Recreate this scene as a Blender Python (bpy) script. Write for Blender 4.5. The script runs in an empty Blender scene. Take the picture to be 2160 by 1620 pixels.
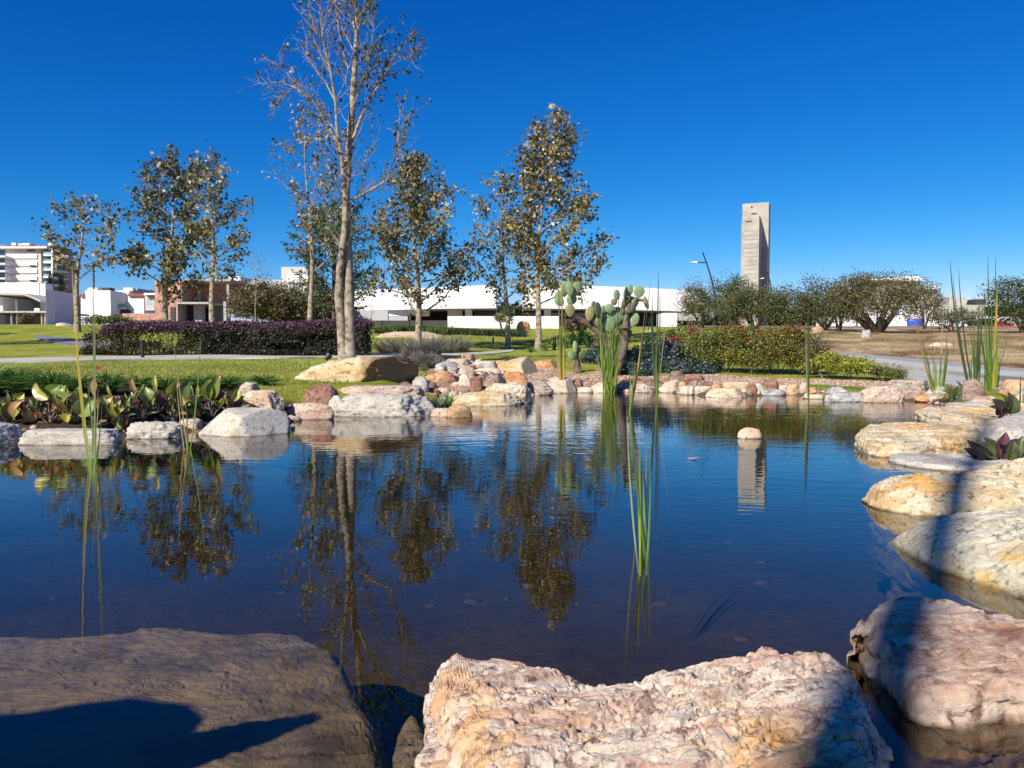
import bpy, bmesh, math, random
import numpy as np
from mathutils import Vector, Matrix
rnd = random.Random(7)
rng = np.random.default_rng(7)
sc = bpy.context.scene
COL = sc.collection

# ------------------------------------------------------------------ camera, sky, sun, exposure
F = 1560.0            # focal length in pixels of the 2160 px wide photograph
EYE = 0.9             # camera height over the water
HORIZON = 738.0
PITCH = math.atan((810 - HORIZON) / F)
cam_data = bpy.data.cameras.new("camera")
cam = bpy.data.objects.new("camera", cam_data); COL.objects.link(cam)
cam_data.sensor_width = 36.0
cam_data.lens = 36.0 * F / 2160.0
cam_data.clip_start = 0.05
cam_data.clip_end = 6000
cam.location = (0, 0, EYE)
cam.rotation_euler = (math.pi / 2 - PITCH, 0, 0)
sc.camera = cam

SUN_EL = math.radians(36)
SUN_TRAVEL = (0.557, 0.83)                     # ground direction in which shadows fall
SUN_AZ = math.atan2(-SUN_TRAVEL[0], -SUN_TRAVEL[1])   # clockwise from +Y, where the sun stands
world = bpy.data.worlds.new("World"); sc.world = world
world.use_nodes = True
wn = world.node_tree; wn.nodes.clear()
sky = wn.nodes.new("ShaderNodeTexSky"); sky.sky_type = 'NISHITA'
sky.sun_disc = False
sky.sun_elevation = SUN_EL
sky.sun_rotation = SUN_AZ
sky.altitude = 1900; sky.air_density = 1.0; sky.dust_density = 0.25; sky.ozone_density = 4.0
hs = wn.nodes.new("ShaderNodeHueSaturation"); hs.inputs['Saturation'].default_value = 1.25
hs.inputs['Hue'].default_value = 0.494
hs.inputs['Value'].default_value = 1.0
bgn = wn.nodes.new("ShaderNodeBackground"); bgn.inputs['Strength'].default_value = 0.085
wo = wn.nodes.new("ShaderNodeOutputWorld")
# the phone's strong sky colour: one power per channel, the same for every ray
EXPO = 0.50
wn.links.new(sky.outputs[0], hs.inputs['Color'])
spn = wn.nodes.new("ShaderNodeSeparateColor"); cbn = wn.nodes.new("ShaderNodeCombineColor")
wn.links.new(hs.outputs[0], spn.inputs[0])
for _i, (_pw, _k) in enumerate(((2.0, 3.5), (1.17, 1.17), (.80, 1.19))):
    _a = wn.nodes.new("ShaderNodeMath"); _a.operation = 'MULTIPLY'; _a.inputs[1].default_value = .0943
    _b = wn.nodes.new("ShaderNodeMath"); _b.operation = 'POWER'; _b.inputs[1].default_value = _pw
    _c = wn.nodes.new("ShaderNodeMath"); _c.operation = 'MULTIPLY'; _c.inputs[1].default_value = _k / (.085 * 2 ** EXPO)
    wn.links.new(spn.outputs[_i], _a.inputs[0]); wn.links.new(_a.outputs[0], _b.inputs[0]); wn.links.new(_b.outputs[0], _c.inputs[0])
    wn.links.new(_c.outputs[0], cbn.inputs[_i])
wn.links.new(cbn.outputs[0], bgn.inputs['Color'])
wn.links.new(bgn.outputs[0], wo.inputs['Surface'])

sun_d = bpy.data.lights.new("sun", 'SUN'); sun_d.energy = 5.0; sun_d.angle = math.radians(0.53)
sun_d.color = (1.0, 0.93, 0.82)
sun = bpy.data.objects.new("sun", sun_d); COL.objects.link(sun)
ldir = Vector((SUN_TRAVEL[0] * math.cos(SUN_EL), SUN_TRAVEL[1] * math.cos(SUN_EL), -math.sin(SUN_EL))).normalized()
sun.rotation_euler = ldir.to_track_quat('-Z', 'Y').to_euler()
sun.location = (-20, -30, 40)

sc.view_settings.view_transform = 'Standard'
sc.view_settings.look = 'None'
sc.view_settings.exposure = EXPO
sc.view_settings.gamma = 1.0
sc.view_settings.use_curve_mapping = False
sc.render.engine = 'CYCLES'
sc.cycles.max_bounces = 7
sc.cycles.diffuse_bounces = 3
sc.cycles.glossy_bounces = 3
sc.cycles.transparent_max_bounces = 10
sc.cycles.use_denoising = True
sc.cycles.sample_clamp_indirect = 6

# ------------------------------------------------------------------ noise
_perm = np.random.default_rng(11).permutation(256).astype(np.int64)
_perm = np.concatenate([_perm, _perm, _perm])
_val = np.random.default_rng(12).uniform(-1, 1, 256)
def vnoise(p):
    p = np.asarray(p, float); i = np.floor(p).astype(np.int64); f = p - i
    u = f * f * f * (f * (f * 6 - 15) + 10); i &= 255
    def h(a, b, c): return _val[_perm[_perm[_perm[(i[:, 0] + a) & 255] + ((i[:, 1] + b) & 255)] + ((i[:, 2] + c) & 255)]]
    x0 = h(0,0,0)*(1-u[:,0]) + h(1,0,0)*u[:,0]; x1 = h(0,1,0)*(1-u[:,0]) + h(1,1,0)*u[:,0]
    y0 = x0*(1-u[:,1]) + x1*u[:,1]
    x0 = h(0,0,1)*(1-u[:,0]) + h(1,0,1)*u[:,0]; x1 = h(0,1,1)*(1-u[:,0]) + h(1,1,1)*u[:,0]
    y1 = x0*(1-u[:,1]) + x1*u[:,1]
    return y0*(1-u[:,2]) + y1*u[:,2]
def fbm(p, octaves=4, gain=0.5):
    s = 0; a = 1.0; t = 0; p = np.asarray(p, float)
    for k in range(octaves):
        s = s + a * vnoise(p * (2.03 ** k) + 17.3 * k); t += a; a *= gain
    return s / t

def cells(p, seed=0):
    """nearest-cell noise: a value per cell (-1..1) and the distance to the cell's border"""
    p = np.asarray(p, float) + 100; i = np.floor(p).astype(np.int64); f = p - i
    d1 = np.full(len(p), 9.); d2 = np.full(len(p), 9.); v = np.zeros(len(p))
    for a in (-1, 0, 1):
        for b in (-1, 0, 1):
            for c in (-1, 0, 1):
                h = _perm[_perm[_perm[(i[:, 0] + a + seed) & 255] + ((i[:, 1] + b) & 255)] + ((i[:, 2] + c) & 255)]
                q = np.stack([a + .5 + .42 * _val[h], b + .5 + .42 * _val[(h + 71) & 255], c + .5 + .42 * _val[(h + 151) & 255]], 1) - f
                d = np.sum(q * q, 1); k = d < d1
                d2 = np.where(k, d1, np.minimum(d2, d)); v = np.where(k, _val[(h + 33) & 255] + .8 * (q[:, 0] * _val[(h + 9) & 255] + q[:, 1] * _val[(h + 99) & 255]), v); d1 = np.where(k, d, d1)
    return v, np.sqrt(d2) - np.sqrt(d1)

# ------------------------------------------------------------------ pixels to places (used once, to lay the plan of the park out)
cP, sP = math.cos(PITCH), math.sin(PITCH)
def ray(px, py):
    a = (px - 1080) / F; v = (810 - py) / F
    return a, cP + v * sP, -sP + v * cP
def P(px, py, Y):
    a, b, c = ray(px, py); t = Y / b
    return Vector((a * t, Y, EYE + c * t))
def W(px, py, z=0.0):
    a, b, c = ray(px, py); t = (z - EYE) / c
    return Vector((a * t, b * t, z))

POND_PX = [(-900,1000),(-300,950),(0,930),(130,932),(262,924),(330,916),(430,908),(530,905),(600,897),(636,885),(690,880),(745,876),
    (905,872),(915,864),(960,852),(1000,856),(1090,852),(1118,838),(1160,830),(1230,828),(1300,827),(1400,828),(1490,836),(1575,836),
    (1660,833),(1770,840),(1830,846),(1900,845),(1935,846),(2010,860),(2110,866),(2190,900),(2230,960),(2270,1040),(2340,1120),(2450,1220),(2650,1400)]
POND = [tuple(W(a, b)[:2]) for a, b in POND_PX] + [(3.2, 1.9), (2.2, 1.25), (1.2, 1.15), (0.2, 1.05), (-0.8, 0.85), (-2.6, 0.8), (-5, 1.6), (-7.4, 3.2)]
POND = np.array(POND)
def sdist(x, y, poly):
    """distance to a polygon, negative inside"""
    x = np.asarray(x, float); y = np.asarray(y, float)
    d2 = np.full(x.shape, 1e18); ins = np.zeros(x.shape, bool)
    n = len(poly)
    for k in range(n):
        ax, ay = poly[k]; bx, by = poly[(k + 1) % n]
        ex, ey = bx - ax, by - ay
        t = np.clip(((x - ax) * ex + (y - ay) * ey) / (ex * ex + ey * ey + 1e-12), 0, 1)
        d2 = np.minimum(d2, (x - ax - t * ex) ** 2 + (y - ay - t * ey) ** 2)
        c = (ay > y) != (by > y)
        with np.errstate(divide='ignore', invalid='ignore'):
            xi = ax + (y - ay) * ex / (ey if abs(ey) > 1e-12 else 1e-12)
        ins ^= c & (x < xi)
    d = np.sqrt(d2)
    return np.where(ins, -d, d)

KN = np.array([0, 5, 9, 12, 16, 20, 26, 32, 37, 45, 60, 80, 120, 200, 600, 4000.])
COLS = [-400, 300, 800, 1135, 1500, 1900, 2300]
TAB = np.array([
    [.25,.15,.30,.50,.62,.74,.95,1.30,1.75,2.40,2.95,3.6,4.8,7.0,12,12],
    [.25,.15,.30,.50,.62,.74,.95,1.30,1.75,2.35,2.95,3.6,4.8,7.0,12,12],
    [.25,.15,.25,.42,.60,.70,.82,.98,1.30,1.85,2.75,3.5,4.8,7.0,12,12],
    [.25,.15,.15,.20,.22,.50,.66,.76,.86,1.55,2.60,3.5,4.8,7.0,12,12],
    [.25,.15,.12,.14,.19,.37,.62,.95,1.30,2.00,2.70,3.4,4.8,7.0,12,12],
    [.25,.06,.05,.06,.22,.36,.58,.92,1.25,1.80,2.55,3.4,4.8,7.0,12,12],
    [.25,.07,.12,.36,.42,.48,.66,.95,1.30,1.80,2.55,3.4,4.8,7.0,12,12]])
def ground_z(x, y):
    x = np.atleast_1d(np.asarray(x, float)); y = np.atleast_1d(np.asarray(y, float))
    r = np.where(y > 0, y, np.hypot(x, y) * 0.2)
    yy = np.maximum(y, 0.6)
    col = np.clip(1080 + F * x / yy, COLS[0], COLS[-1])
    vals = np.stack([np.interp(r, KN, row) for row in TAB])
    j = np.clip(np.searchsorted(COLS, col, side='right') - 1, 0, len(COLS) - 2)
    c0 = np.array(COLS, float)[j]; c1 = np.array(COLS, float)[j + 1]
    t = (col - c0) / (c1 - c0); t = t * t * (3 - 2 * t)
    idx = np.arange(len(x))
    T = vals[j, idx] * (1 - t) + vals[j + 1, idx] * t
    T = T + 0.02 * vnoise(np.stack([x * .7, y * .7, x * 0], 1)) * np.clip(r / 12, 0, 1)
    s = sdist(x, y, POND)
    land = np.minimum(np.maximum(T, 0.05), 0.05 + 0.42 * np.maximum(s - 0.1, 0))
    deep = -np.minimum(0.62, 0.12 + 0.7 * np.maximum(-s - 0.1, 0)) + 0.03 * vnoise(np.stack([x * 1.3, y * 1.3, x * 0 + 4], 1))
    w = np.clip((s + 0.1) / 0.2, 0, 1)
    return deep * (1 - w) + land * w
def gz(x, y): return float(ground_z([x], [y])[0])
def hit(px, py, ymax=900):
    """where the view through a pixel meets the ground or the water"""
    a, b, c = ray(px, py)
    Y = np.concatenate([np.arange(1, 30, .05), np.arange(30, 130, .25), np.arange(130, ymax, 3)])
    t = Y / b; z = EYE + c * t
    g = np.maximum(ground_z(a * t, Y), 0)
    k = np.nonzero(z <= g)[0]
    if len(k) == 0: k0 = len(Y) - 1
    else: k0 = k[0]
    return Vector((a * t[k0], Y[k0], g[k0]))

# ------------------------------------------------------------------ objects
def thing(name, label, cat, loc=(0, 0, 0), group=None, rotz=0.0):
    o = bpy.data.objects.new(name, None); COL.objects.link(o)
    o.location = loc; o.rotation_euler = (0, 0, rotz); o.empty_display_size = 0.2
    o['label'] = label; o['category'] = cat
    if group: o['group'] = group
    return o
def tag(o, label, cat, group=None):
    o['label'] = label; o['category'] = cat
    if group: o['group'] = group
    return o
def structure(o, label=None):
    o['kind'] = 'structure'
    if label: o['label'] = label
    return o
def stuff(o, label, cat=None):
    o['kind'] = 'stuff'; o['label'] = label
    if cat: o['category'] = cat
    return o
def mesh_np(name, verts, faces, mats, parent=None, loc=None, smooth=False, colors=None, mat_index=None, local=False):
    """verts (N,3) in world metres; faces: array (M,k) or list of tuples; one linked object"""
    verts = np.asarray(verts, np.float64)
    org = Vector(loc) if loc is not None else (Vector(parent.location) if (parent is not None and parent.parent is None) else Vector((0, 0, 0)))
    if parent is not None and parent.type == 'MESH': org = Vector(parent['_org']) if '_org' in parent else org
    if local: org = Vector((0, 0, 0))
    v = verts - np.array(org)
    me = bpy.data.meshes.new(name)
    if isinstance(faces, np.ndarray):
        m, k = faces.shape
        me.vertices.add(len(v)); me.vertices.foreach_set('co', v.astype(np.float32).ravel())
        me.loops.add(m * k); me.loops.foreach_set('vertex_index', faces.astype(np.int32).ravel())
        me.polygons.add(m); me.polygons.foreach_set('loop_start', np.arange(0, m * k, k, dtype=np.int32))
        me.update(calc_edges=True)
    else:
        me.from_pydata([tuple(a) for a in v], [], faces)
    for mt in (mats if isinstance(mats, (list, tuple)) else [mats]): me.materials.append(mt)
    if mat_index is not None: me.polygons.foreach_set('material_index', np.asarray(mat_index, np.int32))
    if smooth: me.polygons.foreach_set('use_smooth', np.ones(len(me.polygons), bool))
    if colors is not None:
        at = me.color_attributes.new('tint', 'FLOAT_COLOR', 'POINT')
        c = np.ones((len(v), 4), np.float32); c[:, :3] = colors
        at.data.foreach_set('color', c.ravel())
    me.validate(clean_customdata=False) if not isinstance(faces, np.ndarray) else None
    me.update()
    o = bpy.data.objects.new(name, me); COL.objects.link(o)
    if parent is not None:
        o.parent = parent
        if parent.type == 'MESH': o.location = (0, 0, 0)
    else:
        o.location = org
    return o

class MB:
    """collects boxes, tubes and sheets; build() links them as one mesh"""
    def __init__(s): s.v = []; s.f = []; s.m = []; s.mi = 0
    def add(s, vs, fs):
        n = len(s.v); s.v.extend([tuple(a) for a in vs]); s.f.extend([tuple(i + n for i in q) for q in fs]); s.m.extend([s.mi] * len(fs)); return s
    def box(s, x0, x1, y0, y1, z0, z1):
        return s.add([(x0,y0,z0),(x1,y0,z0),(x1,y1,z0),(x0,y1,z0),(x0,y0,z1),(x1,y0,z1),(x1,y1,z1),(x0,y1,z1)],
            [(0,3,2,1),(4,5,6,7),(0,1,5,4),(1,2,6,5),(2,3,7,6),(3,0,4,7)])
    def tube(s, pts, rad, sides=7, cap=True):
        pts = [Vector(p) for p in pts]; n = len(pts)
        if not hasattr(rad, '__len__'): rad = [rad] * n
        rings = []; up = Vector((0.13, 0.21, 1))
        for i, p in enumerate(pts):
            t = (pts[min(i + 1, n - 1)] - pts[max(i - 1, 0)])
            t = t.normalized() if t.length > 1e-9 else Vector((0, 0, 1))
            a = t.cross(Vector((1, 0.1, 0)) if abs(t.z) > .9 else up).normalized(); b = t.cross(a)
            rings.append([p + (a * math.cos(2*math.pi*k/sides) + b * math.sin(2*math.pi*k/sides)) * rad[i] for k in range(sides)])
        vs = [q for r in rings for q in r]; fs = []
        for i in range(n - 1):
            for k in range(sides):
                fs.append((i*sides+k, i*sides+(k+1) % sides, (i+1)*sides+(k+1) % sides, (i+1)*sides+k))
        if cap: fs.append(tuple(range(sides))); fs.append(tuple(reversed(range((n-1)*sides, n*sides))))
        return s.add(vs, fs)
    def build(s, name, mats, parent=None, loc=None, smooth=False, rot=None, local=False):
        v = s.v
        if rot:   # (angle, (cx, cy)) about a vertical axis
            a, (cx, cy) = rot; ca, sa = math.cos(a), math.sin(a)
            v = [(cx + (x-cx)*ca - (y-cy)*sa, cy + (x-cx)*sa + (y-cy)*ca, z) for x, y, z in v]
        return mesh_np(name, v, s.f, mats, parent, loc, smooth, mat_index=s.m, local=local)

# ------------------------------------------------------------------ materials
def newmat(name):
    m = bpy.data.materials.new(name); m.use_nodes = True
    nt = m.node_tree; b = nt.nodes['Principled BSDF']
    return m, nt, b
def nd(nt, typ, **kw):
    n = nt.nodes.new(typ)
    for k, v in kw.items(): setattr(n, k, v)
    return n
def coords(nt, rand=True):
    """object coordinates, shifted per object so look-alikes differ"""
    tc = nd(nt, 'ShaderNodeTexCoord')
    if not rand: return tc.outputs['Object']
    oi = nd(nt, 'ShaderNodeObjectInfo'); mu = nd(nt, 'ShaderNodeMath', operation='MULTIPLY'); mu.inputs[1].default_value = 37.0
    nt.links.new(oi.outputs['Random'], mu.inputs[0])
    va = nd(nt, 'ShaderNodeVectorMath', operation='ADD')
    nt.links.new(tc.outputs['Object'], va.inputs[0]); nt.links.new(mu.outputs[0], va.inputs[1])
    return va.outputs[0]
def noise(nt, vec, scale, detail=4, rough=.55, dist=0.0, stretch=None):
    if stretch:
        mp = nd(nt, 'ShaderNodeMapping'); mp.inputs['Scale'].default_value = stretch
        nt.links.new(vec, mp.inputs['Vector']); vec = mp.outputs[0]
    n = nd(nt, 'ShaderNodeTexNoise'); n.inputs['Scale'].default_value = scale; n.inputs['Detail'].default_value = detail
    n.inputs['Roughness'].default_value = rough; n.inputs['Distortion'].default_value = dist
    nt.links.new(vec, n.inputs['Vector']); return n.outputs['Fac']
def ramp(nt, fac, stops, interp='LINEAR'):
    r = nd(nt, 'ShaderNodeValToRGB'); r.color_ramp.interpolation = interp
    el = r.color_ramp.elements
    while len(el) < len(stops): el.new(0.5)
    for e, (p, c) in zip(el, stops):
        e.position = p; e.color = (c[0], c[1], c[2], 1) if hasattr(c, '__len__') else (c, c, c, 1)
    nt.links.new(fac, r.inputs[0]); return r.outputs[0]
def mix(nt, fac, a, b, blend='MIX'):
    m = nd(nt, 'ShaderNodeMix', data_type='RGBA', blend_type=blend)
    if isinstance(fac, (int, float)): m.inputs[0].default_value = fac
    else: nt.links.new(fac, m.inputs[0])
    for s, x in ((6, a), (7, b)):
        if hasattr(x, '__len__'): m.inputs[s].default_value = (x[0], x[1], x[2], 1)
        else: nt.links.new(x, m.inputs[s])
    return m.outputs[2]
def bump(nt, b, h, strength, dist):
    n = nd(nt, 'ShaderNodeBump'); n.inputs['Strength'].default_value = strength; n.inputs['Distance'].default_value = dist
    nt.links.new(h, n.inputs['Height']); nt.links.new(n.outputs[0], b.inputs['Normal']); return n

def plain(name, c, rough=.7, var=.12, scale=3.0, bumpd=0.004, bs=14.0, metal=0.0, streak=False):
    m, nt, b = newmat(name)
    v = coords(nt)
    f = noise(nt, v, scale, 5, .6, stretch=(1, 1, .15) if streak else None)
    d = tuple(max(0, x * (1 - 2.2 * var)) for x in c); l = tuple(min(1, x * (1 + var)) for x in c)
    nt.links.new(ramp(nt, f, [(.3, d), (.55, c), (.8, l)]), b.inputs['Base Color'])
    b.inputs['Roughness'].default_value = rough; b.inputs['Metallic'].default_value = metal
    if bumpd: bump(nt, b, noise(nt, v, bs, 4, .65), .6, bumpd)
    return m
def glass(name, c=(.03, .05, .06)):
    m, nt, b = newmat(name)
    b.inputs['Base Color'].default_value = (*c, 1); b.inputs['Roughness'].default_value = .06
    b.inputs['Specular IOR Level'].default_value = .8
    return m
def leafmat(name, transl=.35, rough=.5, spec=.35):
    m, nt, b = newmat(name)
    at = nd(nt, 'ShaderNodeAttribute', attribute_name='tint')
    out = nt.nodes['Material Output']
    nt.links.new(at.outputs['Color'], b.inputs['Base Color'])
    b.inputs['Roughness'].default_value = rough; b.inputs['Specular IOR Level'].default_value = spec
    tr = nd(nt, 'ShaderNodeBsdfTranslucent'); g = nd(nt, 'ShaderNodeGamma'); g.inputs['Gamma'].default_value = .85
    nt.links.new(at.outputs['Color'], g.inputs['Color']); nt.links.new(g.outputs[0], tr.inputs['Color'])
    mx = nd(nt, 'ShaderNodeMixShader'); mx.inputs[0].default_value = transl
    nt.links.new(b.outputs[0], mx.inputs[1]); nt.links.new(tr.outputs[0], mx.inputs[2]); nt.links.new(mx.outputs[0], out.inputs['Surface'])
    return m
def stone(name, c1, c2, c3, stain=None, stain_amt=.5, scale=3.5, layer=(1, 1, 2.4), bd=.012, dark=.55):
    """c1 main, c2 second, c3 third colour; stain: iron colour in blotches; dark: pits and lichen"""
    m, nt, b = newmat(name); v = coords(nt)
    f1 = noise(nt, v, scale, 6, .62, .6, stretch=layer)
    base = ramp(nt, f1, [(.34, c3), (.46, c1), (.56, c2), (.68, c1)])
    if stain:
        f2 = noise(nt, v, scale * .55, 5, .7, .3)
        k = ramp(nt, f2, [(.62 - .22 * stain_amt, 0), (.72 - .16 * stain_amt, 1)])
        base = mix(nt, k, base, stain)
    f3 = noise(nt, v, scale * 7, 5, .7)
    base = mix(nt, ramp(nt, f3, [(.36, 1.0), (.47, 0.0)]), base, tuple(x * dark for x in c3))
    f5 = noise(nt, v, scale * 16, 3, .6)
    base = mix(nt, .35, base, ramp(nt, f5, [(.3, .25), (.7, 1.0)]), 'MULTIPLY')
    gm = nd(nt, 'ShaderNodeNewGeometry'); sx = nd(nt, 'ShaderNodeSeparateXYZ'); nt.links.new(gm.outputs['Position'], sx.inputs[0])
    ad = nd(nt, 'ShaderNodeMath', operation='MULTIPLY_ADD'); ad.inputs[1].default_value = .05; nt.links.new(noise(nt, v, 6, 3), ad.inputs[0]); nt.links.new(sx.outputs['Z'], ad.inputs[2])
    wet = ramp(nt, ad.outputs[0], [(.020, 1.0), (.045, 0.0)])
    base = mix(nt, wet, base, mix(nt, .92, base, (.20, .15, .09), 'MULTIPLY'))
    nt.links.new(base, b.inputs['Base Color']); b.inputs['Roughness'].default_value = .85
    b.inputs['Specular IOR Level'].default_value = .25
    f4 = noise(nt, v, scale * 4, 8, .72, .4, stretch=layer)
    bump(nt, b, f4, .9, bd)
    return m
M = {}
M['cream'] = stone('cream_stone', (.62,.50,.36), (.68,.60,.48), (.55,.38,.25), (.58,.34,.14), .2)
M['white'] = stone('white_stone', (.50,.46,.40), (.58,.54,.47), (.40,.35,.29), (.56,.42,.26), .15, dark=.7)
M['grey'] = stone('grey_stone', (.40,.39,.38), (.50,.49,.47), (.24,.23,.22), None)
M['ochre'] = stone('ochre_stone', (.60,.47,.28), (.66,.58,.44), (.54,.34,.16), (.62,.33,.08), .42)
M['pink'] = stone('pink_stone', (.54,.39,.30), (.62,.51,.42), (.40,.25,.18), (.55,.40,.28), .3)
M['rust'] = stone('rust_stone', (.27,.13,.09), (.36,.20,.14), (.14,.07,.05), (.38,.25,.17), .15)
M['orange'] = stone('orange_stone', (.55,.28,.13), (.62,.40,.24), (.42,.17,.07), (.63,.48,.33), .35)
M['brown'] = stone('brown_stone', (.28,.19,.14), (.37,.28,.21), (.15,.10,.08), (.42,.33,.26), .2)
M['tan'] = stone('tan_stone', (.46,.31,.17), (.54,.40,.25), (.32,.20,.11), None, scale=2)
M['layer'] = stone('layered_stone', (.56,.44,.34), (.63,.54,.45), (.20,.12,.10), (.45,.22,.12), .2, scale=3, layer=(1, 1, 9), bd=.03)
M['boulder'] = stone('front_boulder_stone', (.64,.47,.36), (.70,.61,.50), (.50,.31,.24), (.66,.38,.15), .42, scale=4.0, layer=(1.1, 3.6, 2.6), bd=.010, dark=.45)
M['lichen'] = stone('lichen_stone', (.50,.45,.33), (.58,.55,.44), (.36,.32,.24), (.55,.36,.10), .35, scale=4, layer=(1,1,1.4), bd=.008, dark=.55)
M['slab'] = stone('pink_slab_stone', (.56,.38,.27), (.62,.50,.39), (.44,.24,.16), (.24,.11,.08), .42, scale=2.4, layer=(.8, 3.4, 3), bd=.012)
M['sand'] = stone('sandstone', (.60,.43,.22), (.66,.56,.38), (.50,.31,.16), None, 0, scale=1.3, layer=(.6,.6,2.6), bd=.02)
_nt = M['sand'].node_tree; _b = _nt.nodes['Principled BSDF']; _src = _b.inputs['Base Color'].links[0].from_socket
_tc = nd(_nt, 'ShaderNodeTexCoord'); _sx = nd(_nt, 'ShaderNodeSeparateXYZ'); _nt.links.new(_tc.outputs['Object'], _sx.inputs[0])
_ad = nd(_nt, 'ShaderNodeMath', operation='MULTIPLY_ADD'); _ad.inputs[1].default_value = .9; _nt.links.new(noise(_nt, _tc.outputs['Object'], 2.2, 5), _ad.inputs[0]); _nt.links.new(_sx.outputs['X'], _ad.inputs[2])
_nt.links.new(mix(_nt, ramp(_nt, _ad.outputs[0], [(.50, 0.0), (.72, .85)]), _src, (.20,.11,.05)), _b.inputs['Base Color'])   # the colour turns dark brown over the right half
M['concrete'] = plain('concrete', (.40,.38,.34), .9, .12, 1.5, .004)
M['board_concrete'] = plain('board_marked_concrete', (.40,.375,.32), .9, .16, .35, 0)
M['pale_concrete'] = plain('pale_concrete', (.44,.42,.37), .9, .1, 2.0, .004)
M['whitewash'] = plain('white_render', (.76,.75,.73), .9, .05, .25, .003, 6, streak=True)
M['whitehouse'] = plain('white_house_paint', (.78,.77,.74), .85, .03, .5, 0)
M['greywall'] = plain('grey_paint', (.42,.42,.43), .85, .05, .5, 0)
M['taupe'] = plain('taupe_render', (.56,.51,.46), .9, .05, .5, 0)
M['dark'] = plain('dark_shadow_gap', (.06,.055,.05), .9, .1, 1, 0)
M['brick'] = plain('pink_brickwork', (.50,.27,.20), .9, .25, 1.8, .01, 5)
M['tile'] = plain('red_roof_tile', (.25,.09,.06), .8, .2, 3, .02, 9)
M['glass'] = glass('window_glass'); M['paleglass'] = glass('pale_green_glass', (.25, .38, .36))
M['metal'] = plain('dark_metal', (.03,.03,.035), .45, .1, 4, 0, metal=.3)
M['lampgrey'] = plain('light_grey_metal', (.6,.62,.64), .4, .05, 4, 0)
M['bark'] = plain('pale_mottled_bark', (.33,.27,.20), .9, .42, 7, .012, 26)
M['barkdark'] = plain('dark_bark', (.10,.075,.055), .95, .3, 8, .015, 24)
M['twig'] = plain('twig', (.22,.17,.14), .9, .2, 8, 0)
M['woody'] = plain('woody_cactus_stem', (.15,.105,.08), .95, .4, 7, .03, 18)
M['leaf'] = leafmat('leaf', .2); M['needle'] = leafmat('needle', .2, .7, .15)
M['petal'] = leafmat('petal', .45, .7, .1); M['waxleaf'] = leafmat('waxy_leaf', .3, .35, .5)
M['reed'] = leafmat('reed_blade', .4, .4, .4)
M['blue'] = plain('blue_tarpaulin', (.03,.09,.45), .5, .1, 2, .01, 3)
M['carred'] = plain('red_car_paint', (.45,.02,.02), .3, .05, 2, 0)
M['carwhite'] = plain('white_car_paint', (.7,.7,.7), .3, .03, 2, 0)
M['rubber'] = plain('rubber', (.02,.02,.02), .8, .1, 2, 0)
M['pot'] = plain('earth_mound', (.40,.32,.25), .95, .2, 1.2, .05, 3)

# ------------------------------------------------------------------ ground zones
def zone_poly(pxs): return np.array([tuple(hit(a, b)[:2]) for a, b in pxs])
Z_GRAVEL = zone_poly([(905,830),(900,785),(940,760),(1100,764),(1200,786),(1235,792),(1270,778),(1330,795),(1500,788),(1700,800),(1850,804),(1930,812),(1880,822),(1700,812),(1500,812),(1470,822),(1330,832),(1130,840)])
Z_BED = zone_poly([(-400,800),(0,800),(330,812),(520,826),(640,850),(700,880),(420,930),(0,950),(-400,980)])
Z_LAV = zone_poly([(740,750),(790,742),(990,738),(1040,742),(1000,750),(940,772),(900,790),(830,760)])
Z_DRY = np.array([tuple(hit(a, b)[:2]) for a, b in [(1752,744),(2160,782),(3200,840)]] + [(400, 60), (600, 900), (60, 900), (24, 62)])
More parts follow.
